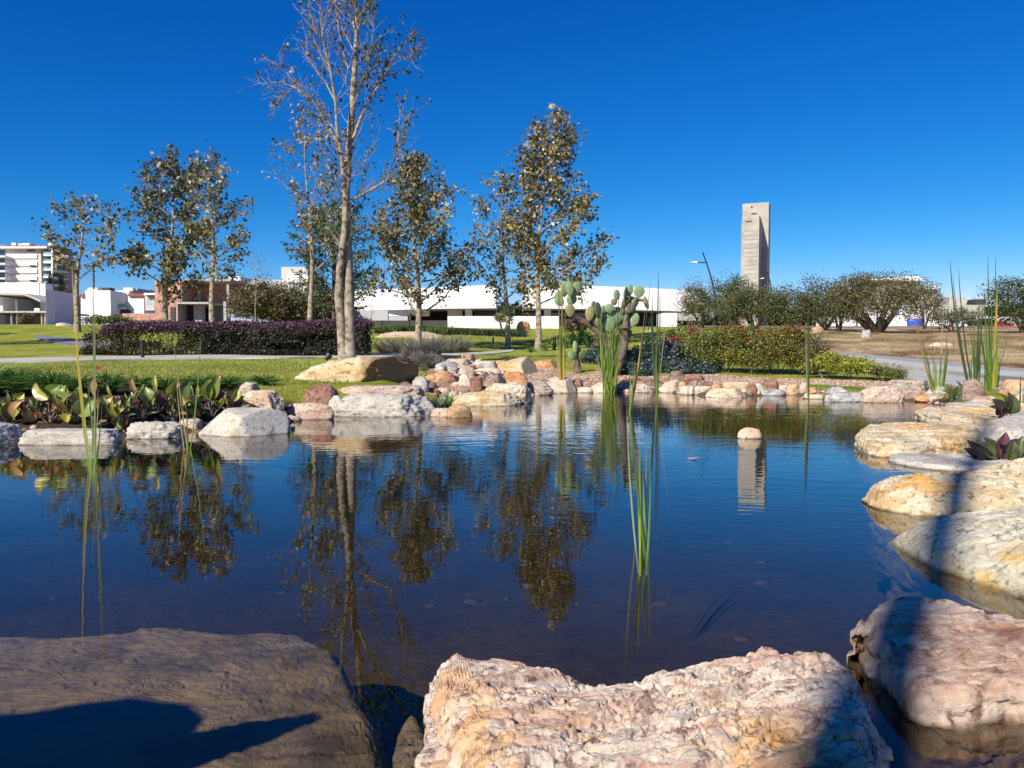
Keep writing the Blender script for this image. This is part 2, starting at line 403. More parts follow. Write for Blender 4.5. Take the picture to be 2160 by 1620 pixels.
# ------------------------------------------------------------------ ground sheet
def build_ground():
    th = np.concatenate([np.linspace(-180, -62, 60, endpoint=False), np.linspace(-62, 62, 620, endpoint=False), np.linspace(62, 180, 60, endpoint=False)])
    th = np.radians(th)
    r = np.concatenate([[0.05], np.linspace(.4, 6, 60), 6 * np.exp(np.linspace(0.013, math.log(26 / 6), 120)), 26 * np.exp(np.linspace(.02, math.log(3500 / 26), 120))])
    R, T = np.meshgrid(r, th, indexing='ij'); x = (R * np.sin(T)).ravel(); y = (R * np.cos(T)).ravel()
    z = ground_z(x, y)
    n, k = len(r), len(th)
    i = np.arange(n - 1)[:, None]; j = np.arange(k)[None, :]; j2 = (j + 1) % k
    f = np.stack([i*k + j, i*k + j2, (i+1)*k + j2, (i+1)*k + j], -1).reshape(-1, 4)
    q = np.stack([x, y, 0 * x], 1)
    n1 = fbm(q * .9, 4); n2 = fbm(q * 4, 3); n3 = fbm(q * np.array([.25, .9, 1]) + 9, 4)
    lawn = np.array([.22, .26, .03]); lawn2 = np.array([.34, .33, .06]); soil = np.array([.06, .04, .025])
    c = lawn + (lawn2 - lawn) * np.clip(.5 + 1.6 * n1 + .5 * n2, 0, 1)[:, None]
    def put(c, k, v): k = np.clip(k, 0, 1)[:, None]; return c * (1 - k) + v * k
    dry = np.array([.36, .235, .13]) + np.clip(.4 + 2.2 * n3, 0, 1)[:, None] * np.array([.22, .19, .14])
    dry = put(dry, (fbm(q * .5 + 30, 3) - .12) * 5, np.array([.17, .09, .05]))
    dry = put(dry, (fbm(q * np.array([.12, .5, 1]) + 60, 3) - .28) * 5, np.array([.24, .22, .08]))
    c = put(c, .5 + (n2 * .8 - sdist(x, y, Z_DRY)) / .8, dry)
    # bare ground beyond the park
    c = put(c, (y - 66) / 4 + n1, np.array([.26, .2, .13]))
    grav = np.array([.34, .21, .15]) + np.clip(.5 + 2 * n2, 0, 1)[:, None] * np.array([.14, .12, .09])
    c = put(c, .5 + (n2 * .3 - sdist(x, y, Z_GRAVEL)) / .15, grav)
    c = put(c, .5 + (n2 * .3 - sdist(x, y, Z_BED)) / .15, soil)
    c = put(c, .5 + (n2 * .5 - sdist(x, y, Z_LAV)) / .3, soil * 1.6)
    s = sdist(x, y, POND)
    c = put(c, np.where((x > .5) & (y < 8.5), 1.0, 0.0), np.array([.20, .14, .10]) * (1 + .5 * n2)[:, None])
    c = put(c, (.28 - s) / .12, np.array([.10, .075, .055]))                     # wet margin
    mud = np.array([.25, .205, .145]) + np.clip(.5 + 2 * fbm(q * 2.5 + 5, 4), 0, 1)[:, None] * np.array([.07, .055, .04])
    c = put(c, (.0 - s) / .1, mud)
    c = put(c, (1.4 - y) / .4 * (s > 0), np.array([.20, .16, .12]))
    m, nt, b = newmat('ground_cover'); v = coords(nt, False)
    at = nd(nt, 'ShaderNodeAttribute', attribute_name='tint')
    f1 = noise(nt, v, 14, 6, .7); f2 = noise(nt, v, 1.2, 4, .6)
    cc = mix(nt, .8, at.outputs['Color'], ramp(nt, f1, [(.25, (.4,.42,.4)), (.5, (.95,.95,.95)), (.75, (1.35,1.3,1.2))]), 'MULTIPLY')
    cc = mix(nt, .7, cc, ramp(nt, f2, [(.3, (.72,.78,.72)), (.7, (1.2,1.14,1.1))]), 'MULTIPLY')
    nt.links.new(cc, b.inputs['Base Color']); b.inputs['Roughness'].default_value = .95; b.inputs['Specular IOR Level'].default_value = .1
    bump(nt, b, noise(nt, v, 22, 6, .75), 1.0, .035)
    g = mesh_np('ground', np.stack([x, y, z], 1), f, m, smooth=True, colors=c)
    structure(g)
build_ground()

# water: one closed body whose top is the pond's surface
def build_water():
    # outline pushed outwards under the banks
    p = POND; n = len(p); out = []
    for k in range(n):
        a = p[k - 1]; b = p[(k + 1) % n]; t = b - a; t = t / (np.linalg.norm(t) + 1e-9)
        nrm = np.array([-t[1], t[0]])
        q = p[k] + nrm * .12
        if sdist([q[0]], [q[1]], POND)[0] < 0: nrm = -nrm
        out.append(p[k] + nrm * .3)
    out = np.array(out); vs = [(x, y, 0) for x, y in out] + [(x, y, -1.4) for x, y in out]
    bm = bmesh.new(); V = [bm.verts.new(v) for v in vs]
    bm.faces.new(V[:n]); bm.faces.new(list(reversed(V[n:])))
    for k in range(n): bm.faces.new((V[k], V[n + k], V[n + (k + 1) % n], V[(k + 1) % n]))
    bmesh.ops.triangulate(bm, faces=[f for f in bm.faces if len(f.verts) > 4])
    bmesh.ops.recalc_face_normals(bm, faces=bm.faces)
    me = bpy.data.meshes.new('water'); bm.to_mesh(me); bm.free()
    o = bpy.data.objects.new('water', me); COL.objects.link(o); structure(o)
    m = bpy.data.materials.new('pond_water'); m.use_nodes = True; nt = m.node_tree; nt.nodes.clear()
    out = nd(nt, 'ShaderNodeOutputMaterial')
    gl = nd(nt, 'ShaderNodeBsdfGlossy'); gl.inputs['Roughness'].default_value = 0.0; gl.inputs['Color'].default_value = (1,1,1,1)
    tr = nd(nt, 'ShaderNodeBsdfTransparent'); tr.inputs['Color'].default_value = (.96,.97,.97,1)
    # Schlick's reflectance of water, the same from above and from below
    lw = nd(nt, 'ShaderNodeLayerWeight'); lw.inputs['Blend'].default_value = .5
    pw = nd(nt, 'ShaderNodeMath', operation='POWER'); pw.inputs[1].default_value = 5; nt.links.new(lw.outputs['Facing'], pw.inputs[0])
    fr = nd(nt, 'ShaderNodeMath', operation='MULTIPLY_ADD'); fr.inputs[1].default_value = .98; fr.inputs[2].default_value = .02; nt.links.new(pw.outputs[0], fr.inputs[0])
    mx = nd(nt, 'ShaderNodeMixShader')
    tc = nd(nt, 'ShaderNodeTexCoord'); v = tc.outputs['Object']
    # ripples: long crests across the view, strong in patches and almost gone near the near shore
    r1 = noise(nt, v, 5.0, 3, .5, .3, stretch=(.55, 1.6, 1)); r2 = noise(nt, v, 1.3, 2, .5, stretch=(.6, 1.3, 1))
    ri = nd(nt, 'ShaderNodeTexWave', wave_type='RINGS', rings_direction='SPHERICAL')
    mp = nd(nt, 'ShaderNodeMapping', vector_type='TEXTURE'); c = W(1578, 920); mp.inputs['Location'].default_value = (c.x, c.y, 0)
    nt.links.new(v, mp.inputs['Vector']); nt.links.new(mp.outputs[0], ri.inputs['Vector']); ri.inputs['Scale'].default_value = 3.2
    ri.inputs['Distortion'].default_value = 1.5; ri.inputs['Detail'].default_value = 1
    patch = ramp(nt, noise(nt, v, .22, 2, .5), [(.38, .25), (.6, 1.0)])
    sep = nd(nt, 'ShaderNodeSeparateXYZ'); nt.links.new(v, sep.inputs[0])
    mr = nd(nt, 'ShaderNodeMapRange'); nt.links.new(sep.outputs['Y'], mr.inputs['Value'])
    mr.inputs['From Min'].default_value = 2.5; mr.inputs['From Max'].default_value = 10; mr.inputs['To Min'].default_value = .10; mr.inputs['To Max'].default_value = 1.0
    a1 = nd(nt, 'ShaderNodeMath', operation='MULTIPLY_ADD'); nt.links.new(r2, a1.inputs[0]); a1.inputs[1].default_value = 1.6; nt.links.new(r1, a1.inputs[2])
    a3 = nd(nt, 'ShaderNodeMath', operation='MULTIPLY_ADD'); nt.links.new(ri.outputs['Fac'], a3.inputs[0]); a3.inputs[1].default_value = .10; nt.links.new(a1.outputs[0], a3.inputs[2])
    a2 = nd(nt, 'ShaderNodeMath', operation='MULTIPLY'); nt.links.new(mr.outputs[0], a2.inputs[0]); nt.links.new(patch, a2.inputs[1])
    bp = nd(nt, 'ShaderNodeBump'); bp.inputs['Distance'].default_value = .0045
    nt.links.new(a2.outputs[0], bp.inputs['Strength']); nt.links.new(a3.outputs[0], bp.inputs['Height'])
    nt.links.new(bp.outputs[0], gl.inputs['Normal']); nt.links.new(bp.outputs[0], lw.inputs['Normal'])
    nt.links.new(fr.outputs[0], mx.inputs[0]); nt.links.new(tr.outputs[0], mx.inputs[1]); nt.links.new(gl.outputs[0], mx.inputs[2])
    nt.links.new(mx.outputs[0], out.inputs['Surface'])
    va = nd(nt, 'ShaderNodeVolumeAbsorption'); va.inputs['Color'].default_value = (.73, .69, .52, 1); va.inputs['Density'].default_value = 2.5
    nt.links.new(va.outputs[0], out.inputs['Volume'])
    me.materials.append(m)
build_water()

# paths and road: slabs lying on the ground
def ribbon(name, pts, mat, thick, label=None, lift=0.0, sub=14, drop=.25):
    """pts: (px, y of the near edge, y of the far edge)"""
    P2 = []
    for (a, b) in zip(pts[:-1], pts[1:]):
        for k in range(sub):
            t = k / sub; P2.append([a[i] + (b[i] - a[i]) * t for i in range(3)])
    P2.append(pts[-1])
    near = [hit(p[0], p[1]) for p in P2]; far = [hit(p[0], p[2]) for p in P2]
    def sm(v): return [sum((v[min(max(i + j, 0), len(v) - 1)] for j in (-2, -1, 0, 1, 2)), Vector((0,0,0))) / 5 for i in range(len(v))]
    near = sm(near); far = sm(far); vs = []; K = 5
    for a, b in zip(near, far):
        row = [a.lerp(b, k / (K - 1)) for k in range(K)]
        top = [Vector((q.x, q.y, max(gz(q.x, q.y), .03) + thick + lift)) for q in row]
        vs += [top[0] - Vector((0, 0, drop))] + top + [top[-1] - Vector((0, 0, drop))]
    n = K + 2; fs = []
    for i in range(len(near) - 1):
        for k in range(n - 1): fs.append((i*n + k, (i+1)*n + k, (i+1)*n + k + 1, i*n + k + 1))
    o = mesh_np(name, vs, fs, mat); structure(o)
    return o
ribbon('footpath', [(-260,774,763),(0,767,758.5),(300,760,752.5),(560,757,750),(700,755,749),(850,753,748),(960,752,747),(1040,748,742.5),(1085,742,738)], M['pale_concrete'], .035)
ribbon('side_path', [(70,714,708),(100,722,710),(140,729,714),(200,733,722),(260,734,726)], plain('side_path_asphalt', (.17,.165,.16), .95, .12, 1.5, .004), .03)
ribbon('road', [(1745,748,741),(1850,759,750),(2000,776,763),(2160,792,779),(2500,830,812)], plain('worn_asphalt', (.30,.285,.265), .95, .15, 1.2, .01, 20), .02)
ribbon('kerb', [(1790,759,755),(1850,772,762),(2000,791,780),(2160,809,796),(2500,842,832)], M['pale_concrete'], .11)
ribbon('concrete_apron', [(1845,785,774),(1930,802,784),(2020,818,795),(2160,828,812),(2500,880,846)], M['concrete'], .03)

# ------------------------------------------------------------------ stones
_ico = {}
def ico(s):
    if s not in _ico:
        bm = bmesh.new(); bmesh.ops.create_icosphere(bm, subdivisions=s, radius=1.0)
        v = np.array([p.co[:] for p in bm.verts]); f = np.array([[q.index for q in p.verts] for p in bm.faces]); bm.free()
        _ico[s] = (v / np.linalg.norm(v, axis=1)[:, None], f)
    return _ico[s]
STONE_STYLE = {  # superellipsoid power, number of big cuts, their depth, roughness, depth of the chips
    'block': (5.0, 9, .24, .03, .035), 'round': (2.4, 4, .10, .04, .012), 'slab': (5.5, 8, .20, .03, .035), 'peak': (2.0, 10, .34, .015, .022), 'facet': (2.6, 13, .34, .008, .010), 'wedge': (2.2, 9, .40, .015, .02),
    'angular': (2.8, 14, .34, .02, .032), 'pitted': (4.2, 7, .16, .09, .075), 'flat': (3.2, 8, .26, .025, .03)}
LEE = {105: .42, 120: .40, 101: .6, 111: .75, 117: .72}
def stone_mesh(w, d, h, style, seed, sub=4):
    r = np.random.default_rng(seed); v, f = ico(sub); p, cuts, cd, ro, chip = STONE_STYLE[style]
    q = v / (np.sum(np.abs(v) ** p, axis=1) ** (1 / p))[:, None]
    q[:, :2] *= (1 + .08 * np.sin(np.arctan2(q[:, 1], q[:, 0])[:, None] * r.integers(2, 4) + r.uniform(0, 6)))
    for i in range(cuts + (8 if style in ('facet', 'wedge') else 24)):          # a few big faces, then many small ones on the edges
        big = i < cuts
        n = r.normal(size=3); n[2] = abs(n[2]) * (.9 if style != 'slab' else .25) * (1 if big else .8); n /= np.linalg.norm(n)
        lim = np.max(q @ n) * (1 - (r.uniform(.35, 1.0) * cd if big else r.uniform(.02, .085)))
        ex = np.maximum(q @ n - lim, 0); q = q - ex[:, None] * n * .985
    lee = LEE.get(seed, .50 + .3 * r.uniform() if (seed % 5) in (0, 2) and style not in ('round', 'slab') else None)
    if lee is not None:                 # a broken face on the side away from the sun
        n = np.array([.90, -.34, .24]); n /= np.linalg.norm(n); ex = np.maximum(q @ n - np.max(q @ n) * lee, 0); q = q - ex[:, None] * n * .99
    s = np.array([w / 2, d / 2, h * .72])
    ext = np.abs(q).max(axis=0); q = q / ext
    m = max(.06, min(w, h * 2)); sc_ = np.array([w, d, h]) / m
    lay = np.array([1, 1, 2.6]) if style in ('slab', 'block', 'flat', 'angular') else np.array([1, 1, 1.2])
    c1, e1 = cells(q * sc_ * 3.2 * lay + seed, seed); c2, e2 = cells(q * sc_ * 7.5 * lay + seed * 2, seed + 5)
    n1 = fbm(q * sc_ * 2.0 + seed * 3.1, 3); n2 = fbm(q * sc_ * 11 * lay + seed * 1.7, 4, .6)
    if style == 'pitted': n2 = -np.abs(n2) * 1.6
    dsp = n1 * ro * 1.1 + n2 * ro * .7 + chip * (c1 * .8 + c2 * .4) - chip * .9 * np.exp(-(e1 / .05) ** 2) * (c1 > .1)
    q = q * (1 + dsp)[:, None]
    q = q * s
    q[:, 2] += h * .28
    zt = q[:, 2].max(); q[:, 2] *= np.where(q[:, 2] > 0, h / zt, 1)
    return q, f
def stone_px(x0, x1, yt, yb, mat, label, style='block', ratio=.75, sub=4, seed=None, turn=0.0, group=None, cat='stone', name='stone', sink=.0, minh=.45):
    global _sk; _sk += 1
    cx = (x0 + x1) / 2; b = hit(cx, yb); d = b.y; w = (x1 - x0) * d / F
    dep = ratio * w; vis = (yb - yt) * d / F
    h = max(vis - dep * .55 * (EYE - b.z) / d, vis * minh)
    q, f = stone_mesh(w * 1.04, dep, h, style, seed if seed is not None else _sk, sub)
    if turn:
        c, s = math.cos(turn), math.sin(turn); q[:, :2] = q[:, :2] @ np.array([[c, s], [-s, c]])
    base = Vector((b.x + (cx - 1080) / F * dep * .5, d + dep * .42, b.z - sink))
    o = mesh_np(name, q + np.array(base), f, M[mat], loc=base, smooth=True)
    tag(o, label, cat, group); return o
_sk = 100
S = [  # left, right, top, bottom, stone, style, depth ratio, label
 (-75,52,886,940,'grey','block',.8,'large white stone greyed for shade at the left edge of the water'),  # grey colour stands for the shade on a white stone
 (45,258,903,940,'white','slab',.35,'long low white ledge stone in front of the broad leaved plants'),
 (270,392,886,926,'white','pitted',.6,'rough pitted white stone beside the small pink one'),
 (380,430,882,908,'pink','round',.8,'small pink rounded stone squeezed in left of the big pale block'),
 (424,637,858,922,'white','facet',.45,'big pale grey angular block with a flat face at the waterline'),
 (505,546,806,836,'pink','block',.8,'small upright pinkish stone behind the brown tipped leaves'),
 (512,600,822,864,'cream','layer2',.7,'cream stone with flaking top behind the big pale block'),
 (598,706,848,886,'pink','flat',.5,'flat pinkish slab lying at the waterline right of the big pale block'),
 (640,720,812,862,'rust','round',.8,'weathered rusty pink stone at the edge of the lawn'),
 (692,733,833,879,'white','round',.8,'pale egg shaped stone standing against the big pitted block'),
 (715,912,826,880,'white','pitted',.42,'big wide pitted pale block with a sharp waterline'),
 (708,892,812,838,'pink','slab',.5,'flat pinkish slab lying behind the big pitted block'),
 (868,906,794,823,'white','round',.8,'smooth white rounded stone right of the big sandstone boulder'),
 (842,874,804,824,'brown','angular',.8,'small dark brown stone at the foot of the big sandstone boulder'),
 (910,958,860,880,'pink','flat',.6,'flat pink stone in front of the two green tufts'),
 (943,1000,853,882,'tan','flat',.75,'smooth tan stone lying alone in the water off the orange block'),
 (956,1098,824,857,'ochre','block',.5,'orange and cream block with a stained front at the waterline'),
 (1026,1120,806,850,'cream','pitted',.6,'cream pitted block leaning over the orange stained one'),
 (1064,1112,784,818,'orange','block',.7,'upright orange block under the peaked boulder'),
 (1052,1152,752,791,'ochre','facet',.8,'peaked yellow boulder with a dark right side topping the rock pile'),
 (1100,1166,802,832,'layer','wedge',.8,'grey striated stone slanting down to the water'),
 (1138,1226,795,830,'cream','wedge',.7,'large cream slanted stone behind the yellow reed stalks'),
 (1198,1232,801,820,'rust','angular',.8,'small rust stone behind the large cream slanted one'),
 (1240,1294,806,829,'cream','wedge',.7,'cream stone at the waterline left of the dense green reeds'),
 (1218,1250,816,829,'cream','round',.7,'little cream stone between the slanted stone and the dense reeds'),
 (903,954,783,808,'orange','facet',.8,'terracotta coloured angular stone behind the green tufts'),
 (940,972,790,812,'rust','angular',.8,'dark red brown stone right of the terracotta one'),
 (962,1000,788,815,'cream','facet',.7,'cream stone with a brown side in the middle of the pile'),
 (990,1018,794,830,'rust','block',.8,'upright rust red block in the rock pile'),
 (1012,1070,788,822,'brown','facet',.8,'brown pointed boulder left of the upright orange block'),
 (955,994,814,830,'brown','round',.8,'small dark stone just above the orange and cream block'),
 (896,926,789,803,'orange','round',.8,'small orange pebble stone left of the terracotta one'),
 (918,966,762,786,'grey','round',.7,'rounded grey stone at the upper left of the pile'),
 (968,1002,773,796,'pink','block',.7,'pinkish block below the terracotta cap'),
 (998,1048,761,777,'white','slab',.6,'flat white stone at the top of the pile'),
 (1042,1074,760,778,'orange','block',.7,'orange stone left of the peaked yellow boulder'),
 (970,1004,746,762,'orange','block',.8,'terracotta stone crowning the pile beside the path'),
 (940,992,756,769,'pink','slab',.6,'flat pink white stone below the path edge'),
 (1000,1064,776,790,'cream','flat',.5,'long thin cream slab slanting through the pile'),
 (1126,1182,757,776,'orange','flat',.7,'low pink orange slab right of the peaked yellow boulder'),
 (1006,1040,783,796,'cream','round',.7,'small cream stone above the brown pointed boulder'),
 (1328,1384,808,829,'layer','angular',.7,'striated cream stone right of the dense green reeds'),
 (1352,1402,799,816,'brown','angular',.7,'dark striated brown stone behind the cream one'),
 (1390,1440,801,829,'cream','wedge',.7,'triangular cream stone at the waterline'),
 (1406,1444,783,809,'brown','round',.8,'grey purple boulder above the triangular cream stone'),
 (1430,1447,804,820,'orange','round',.8,'small orange stone wedged below the grey purple boulder'),
 (1442,1492,788,810,'rust','angular',.8,'brown angular stone at the top of the right hand heap'),
 (1434,1502,814,833,'cream','slab',.5,'flat cream stone below the dark ridged one'),
 (1446,1508,801,822,'brown','angular',.7,'dark ridged brown stone above the flat cream one'),
 (1488,1578,817,839,'cream','block',.5,'bright cream block reflected clearly in the water'),
 (1520,1577,806,822,'ochre','slab',.7,'cream and orange slab resting on the bright cream block'),
 (1498,1522,810,821,'orange','round',.8,'little orange stone left of the bright cream block'),
 (1573,1595,812,831,'rust','block',.8,'small red brown block right of the bright cream one'),
 (1592,1609,810,830,'white','block',.8,'narrow white stone standing between two red ones'),
 (1608,1643,799,822,'rust','peak',.8,'dark red stone rising over the blue grey one'),
 (1599,1657,820,835,'grey','round',.6,'smooth blue grey stone at the waterline'),
 (1640,1668,813,824,'cream','flat',.8,'small cream stone behind the tan boulder'),
 (1652,1696,809,834,'tan','wedge',.8,'tan angular boulder right of the blue grey stone'),
 (1684,1706,808,829,'pink','pitted',.8,'cream pink stone behind the single thin reed'),
 (1699,1730,818,831,'orange','angular',.8,'orange brown stone above the flat pale slab'),
 (1692,1772,831,842,'cream','flat',.5,'thin flat pale slab at the waterline right of the thin reed'),
 (1742,1792,817,833,'grey','flat',.7,'low grey stone between lawn and the broad boulder'),
 (1733,1832,826,848,'grey','flat',.5,'wide grey stone left of the broad pinkish boulder'),
 (1810,1900,812,850,'pink','pitted',.6,'broad pinkish boulder at the far right shore'),
 (1868,1962,800,826,'layer','slab',.6,'orange layered slab overhanging the shore'),
 (1880,1955,818,843,'layer','angular',.6,'dark layered rock under the overhanging slab'),
 (1952,2002,811,836,'white','angular',.7,'pale broken stone left of the bare earth colored cone'),
 (1928,1992,830,846,'orange','flat',.7,'wet orange stone at the base of the reed clump'),
 (2026,2074,798,842,'brown','peak',.8,'smooth grey brown cone shaped stone behind the tall reeds'),
 (2112,2172,800,832,'orange','pitted',.7,'orange red rough stone near the right edge'),
 (2128,2230,818,850,'cream','angular',.6,'cream stone at the right edge behind the dark leaves'),
 (1994,2100,848,872,'white','slab',.6,'pale slab behind the yellow orange one'),
 (2040,2110,836,856,'pink','flat',.7,'flat pink stone at the foot of the tall reeds'),
]
for a in S:
    x0, x1, yt, yb, mt, st, ra, lab = a
    px = x1 - x0
    if st == 'layer2': st = 'pitted'
    stone_px(x0, x1, yt, yb, mt, lab, st, ra, 5 if px > 62 else 4)

# stones away from the water
stone_px(1090, 1118, 677, 697, 'orange', 'rounded pinkish stone standing in front of the low white wall', 'round', .6, 3)
stone_px(795, 945, 699, 713, 'pink', 'long low pinkish boulder on the lawn behind the lavender', 'flat', .3, 4)
stone_px(1710, 1736, 688, 702, 'tan', 'pale boulder under the small mesquite trees', 'round', .8, 3)
stone_px(1668, 1700, 693, 703, 'pink', 'low pinkish stone under the left mesquite tree', 'flat', .8, 3)
stone_px(1955, 2010, 722, 731, 'cream', 'flat pale stone lying in the dry field', 'flat', .5, 3)
stone_px(1815, 1838, 696, 712, 'grey', 'leaning grey stone left of the big mesquite trunk', 'angular', .5, 3)
stone_px(120, 152, 681, 688, 'cream', 'low pale rock on top of the left lawn', 'flat', .6, 3)
stone_px(1555, 1604, 902, 927, 'cream', 'small round stone alone in the middle of the water', 'round', .8, 4)

# the big two toned sandstone boulder on the lawn: a body and its cracks cut as geometry
def big_boulder():
    b = hit(750, 806); d = b.y + .5; k = d / F
    v, f = ico(6); p = 3.4
    q = v / (np.sum(np.abs(v) ** p, axis=1) ** (1 / p))[:, None]
    L = (895 - 618) * k / 2; h = (806 - 757) * k
    t = q[:, 0]
    # profile: low thin left end, steep right end leaning out over the grass
    top = np.interp(t, [-1, -.75, -.45, -.1, .35, .8, 1], [.25, .66, .90, 1.0, 1.0, .97, .90])
    q = q * np.array([L, .55, h])
    q[:, 2] = np.where(q[:, 2] > 0, q[:, 2] * top * 1.02, q[:, 2] * .5)
    q[:, 0] += np.where(t > .3, (q[:, 2] / h) * .12 * (t - .3), 0)
    q[:, 1] *= np.interp(t, [-1, 0, 1], [.8, 1, 1.15])
    # right third turns away from the sun: planes cut off the front right
    for n, lim in ((np.array([.80, -.55, -.22]), .40), (np.array([.55, -.75, -.35]), .52), (np.array([-.3, -.75, .55]), .62), (np.array([.1, .1, 1.0]), h * .99)):
        n = n / np.linalg.norm(n); ex = np.maximum(q @ n - lim * (1 if lim > .3 else 1), 0); q = q - ex[:, None] * n * .97
    n1 = fbm(q * 2.2, 4); n2 = fbm(q * np.array([6, 6, 14]), 4, .6)
    nr = q / np.linalg.norm(q, axis=1)[:, None]
    cb, eb = cells(q * np.array([2.5, 2.5, 6]), 4); cb2, _ = cells(q * np.array([6, 6, 16]), 8); n1 = n1 + cb * .45; n2 = n2 + cb2 * .4 - .8 * np.exp(-(eb / .05) ** 2) * (cb > .2)
    crack = np.exp(-((q[:, 0] - .02 - .05 * np.sin(q[:, 2] * 14)) / .012) ** 2) * .035 * (q[:, 1] < .1)
    hole = np.exp(-((q[:, 0] + .18) ** 2 + (q[:, 2] - .14) ** 2) / .0005) * .05 * (q[:, 1] < 0)
    q = q + nr * (n1 * .045 + n2 * .022 - crack - hole)[:, None]
    base = Vector((b.x, d, b.z))
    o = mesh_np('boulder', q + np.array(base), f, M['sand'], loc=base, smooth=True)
    tag(o, 'big long sandstone boulder on the lawn, pale on the left and brown on the right', 'boulder')
big_boulder()

# ---- slabs given by an outline on their top plane and a skirt going down into the water
def inset_dist(poly, pts):
    return -sdist(pts[:, 0], pts[:, 1], poly)
def slab(name, outline, ztop, mat, label, round_=.08, zbot=-.35, amp=.02, undercut=.06, res=110, tilt=None, cat='stone', seed=0, pits=0, flow=None, fine=1.0, chip=.55):
    """outline: world (x, y) points; ztop: number or function(x, y)"""
    o_ = np.array(outline, float)
    for _ in range(2):      # soften the corners a little
        a = o_; b = np.roll(o_, -1, 0); o_ = np.stack([a * .75 + b * .25, a * .25 + b * .75], 1).reshape(-1, 2)
    c = o_.mean(0); n = len(o_)
    # even samples along the outline
    seg = np.linalg.norm(np.roll(o_, -1, 0) - o_, axis=1); L = np.concatenate([[0], np.cumsum(seg)]); A = res * 3
    s = np.linspace(0, L[-1], A, endpoint=False); oc = np.vstack([o_, o_[:1]])
    ring = np.stack([np.interp(s, L, oc[:, 0]), np.interp(s, L, oc[:, 1])], 1)
    nz = fbm(np.stack([ring[:, 0] * 7, ring[:, 1] * 7, ring[:, 0] * 0 + seed], 1), 4, .6)
    ring = ring + (ring - c) / np.linalg.norm(ring - c, axis=1)[:, None] * (nz * amp * 1.6)[:, None]
    rs = np.concatenate([np.linspace(.004, .80, res), np.linspace(.81, 1, int(res * .35))]); vs = []
    XY = np.concatenate([c + (ring - c) * r for r in rs])
    dist = np.maximum(inset_dist(ring, XY), 0)
    prof = 1 - (1 - np.clip(dist / round_, 0, 1)) ** 2.2
    zt = ztop(XY[:, 0], XY[:, 1]) if callable(ztop) else np.full(len(XY), ztop)
    w = XY.copy()
    zz = zt - round_ * (1 - prof)
    zz3 = np.stack([w[:, 0], w[:, 1], zz], 1)
    q = w if flow is None else w @ np.array([[math.cos(flow), -math.sin(flow)], [math.sin(flow), math.cos(flow)]])
    q3 = np.stack([q[:, 0] * 4, q[:, 1] * 13, zz * 8 + seed], 1)
    q3 = q3 + np.stack([fbm(q3 * .5 + 7, 3), fbm(q3 * .5 + 21, 3), 0 * zz], 1) * 2.2
    big = fbm(np.stack([w[:, 0] * 2.5, w[:, 1] * 2.5, zz * 0 + seed + 5], 1), 3)
    fn = fbm(q3, 5, .6); rdg = 1 - np.abs(fbm(q3 * 1.8 + 40, 4, .6)) * 3.0
    ff = fbm(np.stack([q[:, 0] * 34 + q[:, 1] * 9, q[:, 1] * 47, zz * 20], 1) + fn[:, None], 3, .6)
    zz3[:, 2] += amp * (1.7 * big + .55 * fn + .16 * ff * fine) - amp * .55 * np.clip(rdg, 0, 1) ** 3 * fine
    if pits:
        pn = fbm(np.stack([q[:, 0] * 9 + 7, q[:, 1] * 17, zz * 0 + 3], 1), 4, .55)
        zz3[:, 2] -= pits * np.clip((pn - .16) * 6, 0, 1)
    fk = np.stack([q[:, 0] * 3.6, q[:, 1] * 13, zz * 0 + seed], 1) + np.stack([fbm(q3 * .4, 3), fbm(q3 * .4 + 50, 3), 0 * zz], 1) * 2.0
    c1, e1 = cells(fk, seed); c2, e2 = cells(fk * 2.7 + 9, seed + 3)
    zz3[:, 2] += amp * chip * (.85 * c1 + .28 * c2) - amp * .9 * np.exp(-(e1 / .04) ** 2) * (c1 > .25) * chip
    rows = [zz3]
    last = zz3[-A:]
    K = max(10, int(res * .3)); outw = (ring - c) / np.linalg.norm(ring - c, axis=1)[:, None]
    for k in range(1, K + 1):
        t = k / K; z = last[:, 2] * (1 - t) + zbot * t
        off = (round_ * .35 * math.sin(min(t * 3, 1) * math.pi / 2)) 
        off = off - undercut * np.clip(-z / .10, 0, 1)
        xy = ring + outw * off[:, None]
        nn = fbm(np.stack([xy[:, 0] * 6, xy[:, 1] * 6, z * 14 + seed], 1), 5, .6)
        cc, ee = cells(np.stack([xy[:, 0] * 7, xy[:, 1] * 7, z * 26 + seed], 1), seed)
        xy = xy + outw * (nn * amp * 1.3 + cc * amp * 1.1)[:, None]
        rows.append(np.stack([xy[:, 0], xy[:, 1], z], 1))
    V = np.concatenate(rows); R = len(V) // A
    i = np.arange(R - 1)[:, None]; j = np.arange(A)[None, :]; j2 = (j + 1) % A
    f = np.stack([i*A + j, (i+1)*A + j, (i+1)*A + j2, i*A + j2], -1).reshape(-1, 4)
    org = (float(c[0]), float(c[1]), 0.0)
    area = np.sum(ring[:, 0] * np.roll(ring[:, 1], -1) - ring[:, 1] * np.roll(ring[:, 0], -1))
    if area < 0: f = f[:, ::-1]
    o = mesh_np(name, V, f.copy(), mat, loc=org, smooth=True)
    return tag(o, label, cat)
def WP(pts, z): return [tuple(W(a, b, z)[:2]) for a, b in pts]

